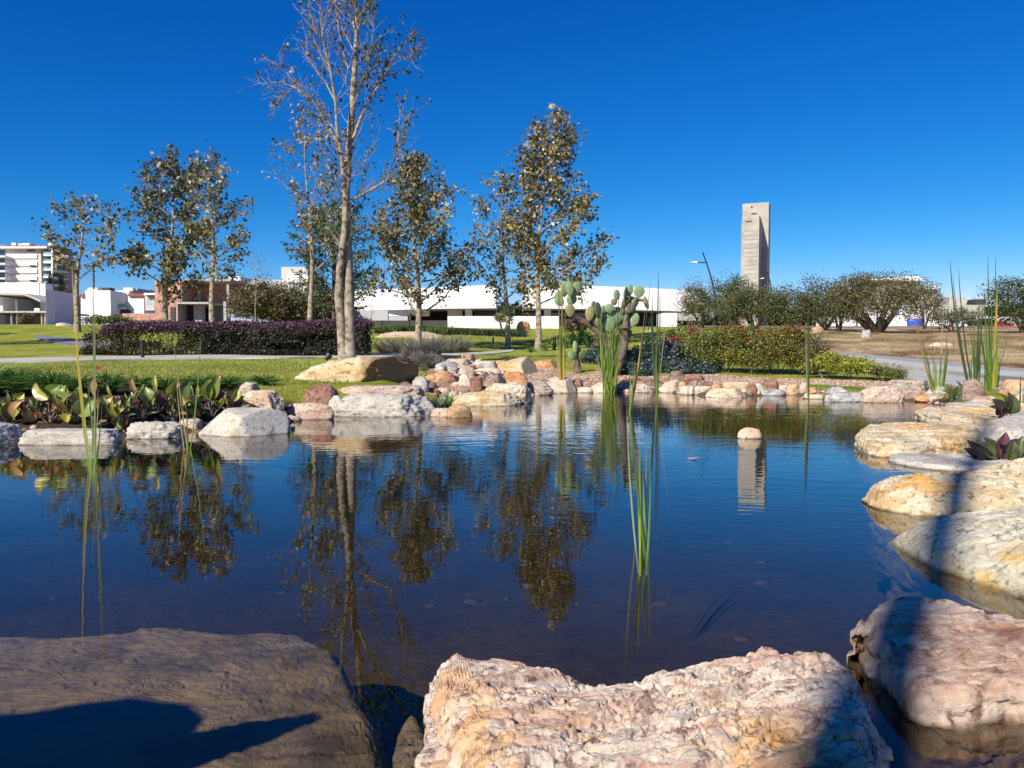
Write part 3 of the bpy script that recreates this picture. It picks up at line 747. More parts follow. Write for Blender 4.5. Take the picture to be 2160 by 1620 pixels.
# front boulder: saddle shaped top, higher at both back corners
fb = WP([(903,1490),(905,1432),(935,1385),(1050,1392),(1160,1408),(1225,1420),(1290,1430),(1400,1416),(1500,1400),(1600,1384),(1700,1380),(1775,1392),(1828,1440),(1842,1530),(1848,1640)], .105)
fb += [(.66, .98), (.3, .88), (.03, .88), (-.02, 1.05), (-.07, 1.30)]
def fbz(x, y):
    return .152 - .024 * np.exp(-((x - .22) / .17) ** 2) + .05 * (1.5 - y) * .3
slab('boulder', fb, fbz, M['boulder'], 'large pink and cream boulder with a pitted grainy top nearest the camera', round_=.07, zbot=-.4, amp=.019, res=230, seed=3, pits=.014, flow=.35, cat='boulder')

slab('stone', WP([(1790,1335),(1825,1300),(1880,1270),(1980,1282),(2090,1305),(2240,1320),(2500,1390)], .10) + WP([(2560,1500),(2300,1540),(2160,1515),(2060,1530),(1960,1535),(1905,1505),(1880,1475),(1860,1440),(1835,1402),(1806,1368)], .0)
     , lambda x, y: .085 + .10 * (y - 1.77) , M['slab'], 'flat rust and pink slab alone in the water right of the nearest boulder', round_=.028, zbot=-.35, amp=.011, undercut=.03, res=150, seed=9, flow=.4)

def from_edge(w, lo, up, soft):
    e = np.array(w)
    def f(x, y):   # rises away from the water edge
        d = np.full(x.shape, 9.)
        for k in range(len(e) - 1):
            a, b = e[k], e[k + 1]; t = np.clip(((x-a[0])*(b[0]-a[0]) + (y-a[1])*(b[1]-a[1])) / ((b[0]-a[0])**2 + (b[1]-a[1])**2), 0, 1)
            d = np.minimum(d, np.hypot(x - a[0] - t*(b[0]-a[0]), y - a[1] - t*(b[1]-a[1])))
        return lo + up * (1 - np.exp(-d / soft))
    return f
# pale boulder with the band of shade across it
w1 = WP([(1870,1140),(1920,1178),(1990,1208),(2060,1228),(2160,1262),(2360,1330),(2700,1400)], .0)
o2 = [tuple(a) for a in w1] + WP([(2700,1080),(2400,1078),(2160,1076),(2060,1080),(1990,1074)], .17) + WP([(1935,1100)], .11) + WP([(1890,1124)], .05)
slab('boulder', o2, from_edge(w1, .02, .19, .16), M['lichen'], 'big pale lichen spotted boulder sloping into the water at the right edge', round_=.03, zbot=-.4, amp=.012, undercut=.02, res=170, seed=14, fine=.8, cat='boulder')

# long orange and cream boulder behind it
w2 = WP([(1817,1056),(1860,1076),(1930,1088),(2010,1094),(2160,1104),(2500,1104)], .0)
o3 = [tuple(a) for a in w2] + WP([(2600,950),(2300,958)], .24) + WP([(2160,978),(2060,993)], .20) + WP([(1960,1001)], .16) + WP([(1880,1014)], .12) + WP([(1835,1034)], .07)
slab('boulder', o3, lambda x, y: from_edge(w2, .06, .12, .10)(x, y) + np.clip((x - 2.4) * .07, 0, .08), M['ochre'], 'long yellow and orange stained boulder behind the lichen spotted one', round_=.04, zbot=-.4, amp=.014, res=140, seed=21, chip=1.0, cat='boulder')

slab('stone', WP([(1868,974),(1930,988),(2000,995),(2085,996),(2180,990),(2300,985)], 0) + WP([(2260,955),(2100,955),(1990,962),(1900,958)], .03), .045, M['white'],
     'thin flat white slab between the wide cream slab and the stained boulder', round_=.03, zbot=-.3, amp=.009, res=70, seed=31)
slab('stone', WP([(1806,945),(1835,964),(1920,966),(2020,962),(2066,948)], 0) + WP([(2070,905),(1990,893),(1900,891),(1830,899),(1808,912)], .10), .115, M['ochre'],
     'wide cream slab reaching furthest into the water at the right', round_=.028, zbot=-.3, amp=.013, res=100, seed=33, chip=1.0)
slab('stone', WP([(1925,922),(2010,930),(2100,930)], 0) + WP([(2100,893),(2000,886),(1930,896)], .06), .07, M['cream'],
     'low cream stone behind the wide cream slab', round_=.04, zbot=-.3, amp=.012, res=60, seed=35)
slab('stone', WP([(1926,885),(1960,894),(2040,905),(2100,908),(2300,905)], 0) + WP([(2330,858),(2150,855),(2040,858),(1960,862),(1930,868)], .11), .125, M['ochre'],
     'yellow orange stained slab under the dark purple leaves', round_=.03, zbot=-.3, amp=.014, res=100, seed=37, chip=1.0)
slab('boulder', WP([(2062,950),(2110,964),(2240,972),(2400,960)], 0) + WP([(2400,868),(2230,868),(2120,880),(2070,905)], .16), .24, M['white'],
     'rounded grey white boulder at the right edge above the dark plant', round_=.13, zbot=-.3, amp=.016, res=90, seed=39, cat='boulder')

# rubble on the near bank at the right
r9 = np.random.default_rng(99); c9 = np.column_stack([r9.uniform(1.9, 7, 900), r9.uniform(.6, 8, 900)]); c9 = c9[sdist(c9[:, 0], c9[:, 1], POND) > .12]
scatter_late = (np.column_stack([c9, ground_z(c9[:, 0], c9[:, 1])]), r9.uniform(.02, .09, len(c9)))
# submerged ledge, bottom left
M['mudstone'] = plain('silty_pebble', (.30,.235,.17), .9, .2, 5, .01, 12)
M['drowned'] = plain('drowned_stone', (.19,.135,.085), .9, .3, 5, .02, 22)
slab('stone', WP([(-420,1375),(-150,1352),(0,1345),(90,1340),(190,1348),(290,1330),(390,1322),(470,1338),(560,1328),(650,1334),(690,1362),(740,1400),(770,1470),(815,1540),(840,1640)], -.185) + [(-.25, .95), (-1.2, .85), (-2.4, 1.0)],
     lambda x, y: -.17 - .02 * (2.4 - y), M['drowned'], 'wide brown ledge of rock lying under the water at the lower left', round_=.07, zbot=-.7, amp=.009, res=170, seed=41, pits=.004)
slab('stone', WP([(840,1500),(870,1480),(910,1520),(940,1600),(960,1700),(880,1760),(820,1640)], -.04), -.05, M['ochre'],
     'small orange brown stone under water against the left side of the nearest boulder', round_=.04, zbot=-.5, amp=.014, res=60, seed=43)

# rubble filling the banks, pebbles on the bed, chips on the gravel: uncountable
def scatter_stones(name, pts, sizes, mats, label, flat=.6):
    v, f = ico(1); r = np.random.default_rng(len(pts)); VV = []; FF = []; MI = []
    for k, (p, s) in enumerate(zip(pts, sizes)):
        A = r.normal(size=(3, 3)); Q, _ = np.linalg.qr(A)
        q = v * (1 + .25 * r.normal(size=(len(v), 1)).clip(-1.2, 1.2)) @ Q * np.array([s, s * r.uniform(.6, 1), s * flat]) + p
        VV.append(q); FF.append(f + k * len(v)); MI.append(np.full(len(f), r.integers(0, len(mats))))
    o = mesh_np(name, np.concatenate(VV), np.concatenate(FF), mats, mat_index=np.concatenate(MI)); return stuff(o, label)
def pts_in(poly, n, seed, margin=0.0):
    r = np.random.default_rng(seed); lo, hi = poly.min(0), poly.max(0); P_ = r.uniform(lo, hi, (n * 6, 2))
    k = sdist(P_[:, 0], P_[:, 1], poly) < -margin; P_ = P_[k][:n]
    return np.column_stack([P_, ground_z(P_[:, 0], P_[:, 1])])
pp = pts_in(Z_GRAVEL, 9000, 5); pp = pp[sdist(pp[:, 0], pp[:, 1], POND) > .1]
scatter_stones('gravel', pp, np.random.default_rng(6).uniform(.012, .034, len(pp)), [M['pink'], M['orange'], M['cream'], M['brown']], 'reddish chips of gravel on the far bank', .45)
# rubble close along the shore line
r_ = np.random.default_rng(8); pts = []
for k in range(len(POND) - 9):
    a, b = POND[k], POND[k + 1]; L = np.linalg.norm(b - a)
    if a[1] < 4.3 and a[0] > 0: continue
    for _ in range(int(L * 16)):
        t = r_.uniform(); q = a + (b - a) * t + r_.normal(size=2) * .16; pts.append(q)
pts = np.array(pts); z = ground_z(pts[:, 0], pts[:, 1])
scatter_stones('rubble', np.column_stack([pts, z]), r_.uniform(.03, .10, len(pts)), [M['pink'], M['rust'], M['brown'], M['cream'], M['grey']], 'small broken stones filling the gaps along the shore', .7)
# more rubble inside the pile
pz = zone_poly([(900,800),(960,765),(1060,764),(1110,800),(1090,838),(960,838),(910,845)])
pp = pts_in(pz, 240, 15); pp = pp[sdist(pp[:, 0], pp[:, 1], POND) > .0]
scatter_stones('rubble', pp, np.random.default_rng(16).uniform(.06, .16, len(pp)), [M['pink'], M['rust'], M['brown'], M['cream']], 'small dark stones wedged inside the rock pile', .7)
bed = POND[:]; pp = pts_in(bed, 260, 17, .2); pp = pp[pp[:, 1] < 9]
scatter_stones('pebbles', pp, np.random.default_rng(18).uniform(.015, .06, len(pp)), [M['mudstone']], 'pebbles lying on the bed under the water', .35)

scatter_stones('rubble', scatter_late[0], scatter_late[1], [M['pink'], M['cream'], M['brown'], M['white']], 'loose stones on the bank behind the slabs at the right', .6)
# ------------------------------------------------------------------ buildings
def bpx(mb, x0, x1, yt, yb, Y, depth, yb_ground=False):
    """a box whose front face spans these pixels at distance Y"""
    a = P(x0, yt, Y); b = P(x1, yb, Y); zb = b.z if not yb_ground else b.z - 1.5
    mb.box(a.x, b.x, Y, Y + depth, zb, a.z); return mb
def part(name, mat, parent, boxes, rot=None, label=None):
    mb = MB()
    for bx in boxes: bpx(mb, *bx)
    o = mb.build(name, mat, parent, rot=rot)
    if label: o['label'] = label
    return o
def win(parent, x0, x1, yt, yb, Y, frame='whitehouse', gl='glass', rot=None, mull=0):
    """a framed window standing 2 cm proud of the wall at Y, its pane set back inside the frame"""
    e = (x1 - x0) * .06 + .5; s = Y / F * 1.0
    mb = MB(); 
    for q in ((x0, x1, yt, yt + e * .8), (x0, x1, yb - e * .8, yb), (x0, x0 + e, yt + e * .8, yb - e * .8), (x1 - e, x1, yt + e * .8, yb - e * .8)):
        bpx(mb, *q, Y - .06, .05)
    for k in range(mull):
        m = x0 + (x1 - x0) * (k + 1) / (mull + 1); bpx(mb, m - e * .3, m + e * .3, yt + e * .8, yb - e * .8, Y - .055, .045)
    w = mb.build('window', M[frame], parent, rot=rot)
    p = bpx(MB(), x0 + e, x1 - e, yt + e * .8, yb - e * .8, Y - .03, .02).build('pane', M[gl], w, rot=rot)
    return w
# tall apartment block, far left
Y = 210
c = P(60, 690, Y); t = thing('apartment_block', 'tall white apartment block with curved balconies at the far left', 'building', (c.x, Y, c.z))
part('wall', M['taupe'], t, [(12, 91, 524, 700, Y, 7)])
part('wall', M['greywall'], t, [(91, 152, 529, 700, Y + 6, 2)], label='side wing greyed to stand for shade')  # grey paint carries the shade of this side
for k in range(7):
    part('band', M['whitehouse'], t, [(15, 78, 536 + k * 15.5, 545 + k * 15.5, Y - .3, .28)])
part('roof', M['whitehouse'], t, [(-30, 106, 519, 523.5, Y - 1.5, 9)])
part('parapet', M['tile'], t, [(-30, 112, 517.5, 519, Y - 1.6, 9)])
for a, b, h in ((24, 33, 512), (38, 46, 514), (46, 62, 513), (76, 84, 517.2), (88, 96, 517.2), (0, 12, 517.0)):
    part('roof_tank', M['whitehouse'], t, [(a, b, h, 517.8, Y + 3, 5)])
for k in range(6):
    y0 = 524 + k * 15.5
    part('balcony', M['whitehouse'], t, [(91, 111, y0 + 12, y0 + 15.5, Y - 1.6, 7.5), (108, 111, y0, y0 + 12, Y - 1.6, .5)])
    part('balcony_glass', M['glass'], t, [(92, 107, y0 + 1, y0 + 12, Y - .2, .1)])
    part('railing', M['paleglass'], t, [(92, 108, y0 + 7.5, y0 + 12, Y - 1.55, .1)])
    part('balcony', M['whitehouse'], t, [(-30, 11, y0 + 15, y0 + 18, Y - 3, 6)])
    part('balcony_glass', M['glass'], t, [(-30, 10, y0 + 4, y0 + 15, Y - .2, .1)])
for k in range(5):
    part('balcony', M['pale_concrete'], t, [(112, 124, 530 + k * 15.5 + 10, 530 + k * 15.5 + 13, Y + 4.5, 1.4)])
    part('window', M['glass'], t, [(113, 123, 533 + k * 15.5, 538 + k * 15.5, Y + 5.8, .1)])
part('window', M['dark'], t, [(57, 74, 527, 529.5, Y - .2, .1)])
for k in range(3): part('window', M['dark'], t, [(62, 75, 559 + k * 31, 562 + k * 31, Y - .4, .1)])

# low white modern house with the sloping roof, far left
Y = 92
c = P(40, 686, Y); t = thing('modern_house', 'unfinished white house with thin columns below a sloping canopy at the far left', 'house', (c.x, Y, c.z))
part('wall', M['whitehouse'], t, [(-60, 83, 596, 626, Y + 6, 3), (-60, 6, 626, 658, Y + .5, 8)])
part('wall', M['taupe'], t, [(6, 84, 626, 656, Y + 6.5, 2)])
part('wall', M['whitehouse'], t, [(84, 97, 598, 658, Y + 3, 1.5)])
part('window', M['dark'], t, [(19, 46, 627, 655, Y + 6.3, .1)])
mb = MB(); a, b, c2, d2 = P(-60, 616, Y - 1), P(50, 618.5, Y - 1), P(60, 622, Y - 1), P(85, 633, Y - 1)
vs = [];
for q in (a, b, c2, d2): vs += [(q.x, q.y, q.z), (q.x, q.y, q.z - .25), (q.x, q.y + 8, q.z - .25), (q.x, q.y + 8, q.z)]
fs = [(0,3,2,1)] + [(4*i+j, 4*i+(j+1) % 4, 4*i+4+(j+1) % 4, 4*i+4+j) for i in range(3) for j in range(4)] + [(12,13,14,15)]
mb.add(vs, fs).build('canopy', M['pale_concrete'], t)
part('terrace_slab', M['pale_concrete'], t, [(-60, 100, 656, 659.5, Y - 1, 9)])
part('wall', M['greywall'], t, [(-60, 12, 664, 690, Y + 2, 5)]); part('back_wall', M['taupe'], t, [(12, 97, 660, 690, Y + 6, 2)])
for x in (22, 33, 86, 93): part('column', M['pale_concrete'], t, [(x, x + 2.5, 634 if x == 33 else 659, 690, Y - .5, .3)])
part('window', M['whitehouse'], t, [(72, 83, 650, 656, Y - .6, .1)])

# tall blank wall in shade beside it
Y = 86
c = P(125, 687, Y); t = thing('boundary_wall', 'tall blank rendered wall in shade between the white house and the sycamore', 'wall', (c.x, Y, c.z))
mb = MB(); pts = [(98, 611), (108, 613), (130, 616), (150, 621), (156, 625)]
vs = []
for i, (x, y) in enumerate(pts):
    q = P(x, y, Y + i * 2.2); g = P(x, 692, Y + i * 2.2); vs += [(q.x, q.y, q.z), (g.x, g.y, g.z - 1), (g.x + .3, g.y + 1, g.z - 1), (q.x + .3, q.y + 1, q.z)]
fs = [(0,3,2,1)] + [(4*i+j, 4*i+(j+1) % 4, 4*i+4+(j+1) % 4, 4*i+4+j) for i in range(4) for j in range(4)] + [(16,17,18,19)]
mb.add(vs, fs).build('panel', M['whitehouse'], t)
part('pier', M['whitehouse'], t, [(95.5, 98, 610, 692, Y - .5, 1.2)])

# white two storey house with a wide window
Y = 150
c = P(205, 668, Y); t = thing('white_house', 'white cube house with one wide pale green window, left of the brick shell', 'house', (c.x, Y, c.z))
part('wall', M['whitehouse'], t, [(180, 234, 612.5, 668, Y, 6), (185, 205, 607, 612.4, Y + 1, 4)])
part('wing', M['whitehouse'], t, [(169, 180, 628, 668, Y + 1, 8)])
part('roof', M['tile'], t, [(168, 180.5, 620, 626.5, Y + .5, 8)])
win(t, 191, 225, 628, 643, Y, gl='paleglass', mull=1); win(t, 173, 180, 632, 642, Y + 1)
part('roof_deck', M['dark'], t, [(206, 231, 606.5, 612, Y + 3, 2)])
Y = 156
c = P(270, 665, Y); t = thing('white_house', 'white house with a glass balcony and a red tiled wing beside the cube house', 'house', (c.x, Y, c.z))
part('wall', M['whitehouse'], t, [(243, 274, 613, 668, Y, 6), (260, 280, 607, 613.2, Y + 1, 4), (270, 304, 625, 668, Y - 2, 5)])
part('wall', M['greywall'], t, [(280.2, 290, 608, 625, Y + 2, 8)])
part('roof', M['tile'], t, [(270, 306, 619, 625, Y - 2.5, 8)])
part('balcony', M['whitehouse'], t, [(229, 262, 648, 652, Y - 3, 3)]); part('railing', M['paleglass'], t, [(229, 268, 641, 648, Y - 2.9, .1)])
win(t, 247, 256, 632, 645, Y); win(t, 258, 268, 632, 642, Y); win(t, 286, 298, 631, 641, Y - 2)
part('door', M['dark'], t, [(245, 275, 654, 662, Y - 2.3, .1)])
Y = 140
c = P(315, 672, Y); t = thing('annex', 'low pale annex with dark windows against the left side of the brick shell', 'house', (c.x, Y, c.z))
part('wall', M['pale_concrete'], t, [(305, 327, 619, 655, Y, 8)]); part('garden_wall', M['brick'], t, [(258, 330, 661, 680, Y - 3, .5)])
part('porch_roof', M['whitehouse'], t, [(303, 330, 618, 622, Y - 1, 8)])
win(t, 309, 324, 629, 647, Y); win(t, 309, 325, 650, 654.5, Y)

# the unfinished brick and concrete house
Y = 96
c = P(405, 675, Y); t = thing('unfinished_house', 'unfinished house shell of pink brick and bare concrete behind the hedge', 'house', (c.x, Y, c.z))
part('brick_wall', M['brick'], t, [(326, 382, 592, 690, Y, 6)])
part('brick_wall', M['brick'], t, [(382.2, 420, 594, 636, Y + 4, 6), (424, 480, 594, 640, Y + 5, 5)], label='upper brick infill set back in shade')
part('concrete_frame', M['concrete'], t, [(382.2, 385, 592, 690, Y - .1, .5), (417, 421, 592, 637, Y + 3.4, .4), (478, 484, 600, 690, Y - .1, .5), (382, 486, 588.5, 592.8, Y + .1, 10)])
part('floor_slab', M['pale_concrete'], t, [(372, 440, 637, 641, Y - 3.2, 8)])
part('wall', M['concrete'], t, [(372, 375.5, 641, 690, Y - 3, 6), (408, 427, 642, 690, Y - 1, 1), (427, 470, 641, 690, Y + 2.5, 1)])
part('opening', M['dark'], t, [(376, 407.5, 642, 690, Y - .3, .15), (429, 440, 650, 690, Y + 2.3, .15)])
part('opening', M['dark'], t, [(359, 370, 648, 680, Y - .1, .08)])
part('post', M['concrete'], t, [(471, 478, 636, 690, Y - 3.5, .5)])
part('roof_block', M['whitehouse'], t, [(483, 508, 583, 592, Y + 12, 4)])

Y = 170
c = P(620, 640, Y); t = thing('beige_house', 'beige flat roofed house rising over the olive trees left of the tall slim trunk', 'house', (c.x, Y, c.z))
part('wall', M['taupe'], t, [(593, 650, 563, 670, Y, 8)]); part('panel', M['whitehouse'], t, [(605, 650, 579, 596, Y - .3, .25)])
win(t, 598, 605, 580, 594, Y)
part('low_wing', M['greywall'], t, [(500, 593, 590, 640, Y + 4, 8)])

# long white gallery building
Y = 74
c = P(1080, 690, Y); t = thing('gallery_building', 'long low white building with a raised wall above dark openings', 'building', (c.x, Y, c.z))
def curved(name, pts, Y0, mat, thick=7.0):
    """pts: (px, top py, bottom py, extra distance)"""
    vs = []; n = len(pts)
    for x, yt, yb, dy in pts:
        a = P(x, yt, Y0 + dy); b = P(x, yb, Y0 + dy); vs += [(a.x, a.y, a.z), (b.x, b.y, b.z), (b.x, b.y + thick, b.z), (a.x, a.y + thick, a.z)]
    fs = [(0,3,2,1)] + [(4*i+j, 4*i+(j+1) % 4, 4*i+4+(j+1) % 4, 4*i+4+j) for i in range(n-1) for j in range(4)] + [(4*n-4,4*n-3,4*n-2,4*n-1)]
    return MB().add(vs, fs).build(name, mat, t)
curved('upper_wall', [(740,613,655,3),(820,610,654,1.5),(925,606,651,.4),(985,603,650.5,0),(1046,600.5,650,0)], Y, M['whitewash'])
curved('upper_wall', [(1104,602,650,0),(1180,602.5,651,0),(1280,604,652,.4),(1380,608,655,1.5),(1470,613,658,3)], Y, M['whitewash'])
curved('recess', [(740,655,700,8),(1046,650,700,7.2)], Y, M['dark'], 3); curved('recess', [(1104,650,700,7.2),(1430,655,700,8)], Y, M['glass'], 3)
part('lower_wall', M['whitewash'], t, [(818, 905, 652.5, 666.5, Y + 2, .6)])
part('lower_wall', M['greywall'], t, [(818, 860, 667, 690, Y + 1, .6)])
part('lower_wall', M['whitewash'], t, [(944, 975, 651, 668, Y + 3, .5)], label='short white wall piece left of the pillars')
for x in (981, 1148): part('pillar', M['whitewash'], t, [(x, x + 14, 650.2, 690, Y + 1, 1)])
for x in (1005, 1085, 1105, 1138): part('mullion', M['metal'], t, [(x, x + 1, 650, 676, Y + 4, .2)])
part('window', M['glass'], t, [(996, 1046, 651, 668, Y + 4.5, .1)]); part('window', M['glass'], t, [(1105, 1147, 651, 668, Y + 4.5, .1)])
part('window', M['glass'], t, [(1163, 1250, 651, 668, Y + 4.5, .1)])
part('pillar', M['whitewash'], t, [(1398, 1428, 660, 692, Y - 2, 3)]); part('lower_wall', M['pale_concrete'], t, [(1432, 1480, 660, 676, Y + 1, 1)])
Y = 62
c = P(1060, 695, Y); t = thing('low_wall', 'long low white wall standing in front of the gallery building', 'wall', (c.x, Y, c.z))
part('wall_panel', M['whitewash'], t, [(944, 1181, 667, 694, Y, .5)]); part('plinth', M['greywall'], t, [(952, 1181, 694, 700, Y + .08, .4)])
Y = 66
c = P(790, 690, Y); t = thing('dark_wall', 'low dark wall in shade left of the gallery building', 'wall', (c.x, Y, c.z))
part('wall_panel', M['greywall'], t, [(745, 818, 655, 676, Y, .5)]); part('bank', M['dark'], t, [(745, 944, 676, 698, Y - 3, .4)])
c = P(1330, 700, 50); t = thing('retaining_wall', 'short grey slatted retaining wall on the lawn behind the cactus', 'wall', (c.x, 50, c.z))
for k in range(9): part('slat', M['greywall'], t, [(1332 + k * 5, 1335.6 + k * 5, 704 - k * 1.1, 718 - k * 1.4, 50, .15)])

# concrete tower: one broad shaft with a shaft in front whose right side is in shade
Y = 127
def tower():
    c = P(1585, 690, Y); a = math.radians(-24); t = thing('concrete_tower', 'tall bare concrete tower with narrow slots near its top', 'tower', (c.x, Y, c.z))
    def bx(name, mat, r0, r1, f0, f1, y0, y1, fo=0.0):      # metres across and towards the rear; heights from pixels at distance fo
        m = MB(); Yf = Y + fo * .914; z1 = P(1585, y0, Yf).z; z0 = P(1585, y1, Yf).z
        m.box(c.x + r0, c.x + r1, Y + f0, Y + f1, z0, z1); return m.build(name, M[mat], t, rot=(a, (c.x, Y)))
    bx('rear_shaft', 'board_concrete', -1.76, 2.54, 0, 3.0, 428.5, 720)
    bx('front_shaft', 'board_concrete', -1.2, 1.57, -5.5, -.003, 462, 720, -5.5)
    bx('step', 'board_concrete', -1.4, 1.3, -3, -.004, 455, 470, -3)
    for i in range(14):
        y = 480 + i * 9.0; bx('formwork_panel', 'board_concrete', -.75, 1.4, -5.55, -5.502, y, y + 7.6, -5.5)
    bx('slot', 'dark', -.3, .6, -.03, .2, 449.5, 452.5); bx('slot', 'dark', -.6, .4, -5.53, -5.4, 466, 468.5, -5.5); bx('hole', 'dark', -.35, -.1, -.03, .2, 434.5, 438.5)
tower()

# half built house on the right, blue sheet on its front
Y = 100
c = P(1890, 690, Y); t = thing('building_site', 'pale half built house behind the big mesquite tree', 'house', (c.x, Y, c.z))
part('wall', M['whitewash'], t, [(1740, 1800, 668, 700, Y + 4, 3), (1860, 1966, 640, 700, Y, 8)])
part('upper_wall', M['board_concrete'], t, [(1850, 1940, 592, 640, Y + 1, 8)]); part('side_wing', M['taupe'], t, [(1940.3, 1975, 610, 672, Y + 2, 6)])
part('roof_slab', M['whitehouse'], t, [(1832, 1945, 586, 592, Y + .3, 9), (1940, 1982, 602, 610, Y + 1.3, 7), (1902, 1940, 583, 586, Y + .8, 4)])
part('opening', M['dark'], t, [(1905, 1930, 596, 606, Y + .8, .1)]); part('opening', M['dark'], t, [(1808, 1858, 660, 700, Y + 5, .2)])
part('scaffold_pole', M['metal'], t, [(x, x + 1.2, 640, 700, Y - 2, .08) for x in (1850, 1866)])
for x in (1812, 1832): part('post', M['whitehouse'], t, [(x, x + 3, 655, 700, Y + 3, .3)])
part('low_wall', M['whitewash'], t, [(1966, 1990, 671, 700, Y - 1, .4)])
# sheet
a = P(1913, 671, Y - 3); b = P(1950, 693, Y - 3); n = 9; vs = []; fs = []
for i in range(n):
    for j in range(5):
        u = i / (n - 1); v = j / 4
        vs.append((a.x + (b.x - a.x) * u, Y - 3 - .5 * math.sin(u * math.pi) + .08 * math.sin(j * 2 + i), a.z + (b.z - a.z) * v - .12 * math.sin(u * math.pi) * (1 - 2 * v)))
for i in range(n - 1):
    for j in range(4): fs.append((i*5+j, i*5+j+1, i*5+j+6, i*5+j+5))
o = mesh_np('tarpaulin', vs, fs, M['blue'], smooth=True, loc=(a.x, Y - 3, b.z)); tag(o, 'bright blue sheet stretched in front of the half built house', 'sheet')
so = o.modifiers.new('thick', 'SOLIDIFY'); so.thickness = .03
Y = 160
c = P(2020, 690, Y); t = thing('distant_house', 'pale box shaped house far behind the tall reeds', 'house', (c.x, Y, c.z))
part('wall', M['pale_concrete'], t, [(2003, 2037, 626, 660, Y, 8), (1978, 2075, 643, 690, Y - 4, 4)])
part('roof_tank', M['dark'], t, [(2058, 2080, 631, 643, Y, 3)]); win(t, 1990, 2006, 650, 662, Y - 4)
c = P(1960, 697, 84); t = thing('kerb_wall', 'long low pale wall edging the street behind the dry field', 'wall', (c.x, 84, c.z))
part('wall_panel', M['pale_concrete'], t, [(1760, 2300, 693, 700, 84, .3)])

# vehicles
def car(x0, x1, yt, yb, Y, paint, label, cat, kind='car'):
    a = P(x0, yt, Y); b = P(x1, yb, Y); L = b.x - a.x; h = a.z - b.z; z0 = b.z; w = 1.8
    t = thing('parked_' + kind, label, cat, ((a.x + b.x) / 2, Y, z0))
    prof = [(0,.22),(.02,.55),(.18,.62),(.32,.97),(.38,1),(.72,1),(.86,.64),(.98,.58),(1,.25)] if kind == 'car' else [(0,.15),(0,.55),(.08,.62),(.16,.97),(.2,1),(1,1),(1,.15)]
    n = len(prof); vs = [(a.x + u * L, Y, z0 + v * h) for u, v in prof] + [(a.x + u * L, Y + w, z0 + v * h) for u, v in prof]
    fs = [tuple(range(n)), tuple(reversed(range(n, 2 * n)))] + [(i, n + i, n + (i + 1) % n, (i + 1) % n) for i in range(n)]
    mesh_np('body', vs, fs, paint, t)
    for u0, u1 in (((.30, .50), (.54, .78)) if kind == 'car' else ((.10, .24), (.30, .5))):
        m = MB(); m.box(a.x + u0 * L + .1, a.x + u1 * L, Y - .012, Y + .01, z0 + .66 * h, z0 + .92 * h); m.build('window', M['glass'], t)
    for u in (.2, .8):
        m = MB(); cx = a.x + u * L; R = h * .21
        vs = [(cx + R * math.cos(q) , Y + dy, z0 + R + R * math.sin(q)) for dy in (-.03, .2) for q in [2 * math.pi * i / 14 for i in range(14)]]
        m.add(vs, [tuple(reversed(range(14))), tuple(range(14, 28))] + [(i, (i + 1) % 14, 14 + (i + 1) % 14, 14 + i) for i in range(14)]); m.build('wheel', M['rubber'], t)
car(2104, 2142, 681.5, 694, 88, M['carred'], 'red parked car at the right edge beyond the dry field', 'car')
car(2144, 2200, 676, 694, 90, M['carwhite'], 'white parked van right of the red car', 'van', 'van')
car(1996, 2040, 674, 693, 92, M['carwhite'], 'white parked van seen through the thin reeds', 'van', 'van')

# street lamps: curved dark pole leaning back, short arm with a pale head
def lamp(pts, arm, Y, label, r=.1):
    pw = [P(x, y, Y) for x, y in pts]; b = Vector((pw[0].x, Y, gz(pw[0].x, Y)))
    t = thing('street_lamp', label, 'street lamp', b)
    MB().tube([b - Vector((0,0,.3))] + pw[1:], [r * 1.15] + list(np.linspace(r, r * .55, len(pw) - 1)), 8).build('pole', M['metal'], t, smooth=True)
    A = [P(x, y, Y) for x, y in arm]; m = (A[0] * .45 + A[1] * .55)
    MB().tube([A[0], m], r * .5, 6).build('arm', M['metal'], t)
    h = MB(); d = A[1].x - m.x; h.add([(m.x, Y - .16, m.z - .05), (A[1].x, Y - .2, A[1].z - .02), (A[1].x, Y + .2, A[1].z - .02), (m.x, Y + .16, m.z - .05),
        (m.x, Y - .12, m.z + .10), (A[1].x, Y - .12, A[1].z + .04), (A[1].x, Y + .12, A[1].z + .04), (m.x, Y + .12, m.z + .10)], [(0,3,2,1),(4,5,6,7),(0,1,5,4),(1,2,6,5),(2,3,7,6),(3,0,4,7)])
    h.build('lamp_head', M['lampgrey'], t)
lamp([(1512,690),(1510,650),(1508,620),(1503,597),(1496,572),(1488,548),(1482,532)], [(1489,554),(1455,553.5)], 60, 'dark curved street lamp in front of the concrete tower', .085)
lamp([(1630,690),(1629,640),(1627,615),(1624,592),(1620,578),(1617,570)], [(1620,586),(1603,588)], 95, 'smaller distant street lamp at the right side of the concrete tower', .10)

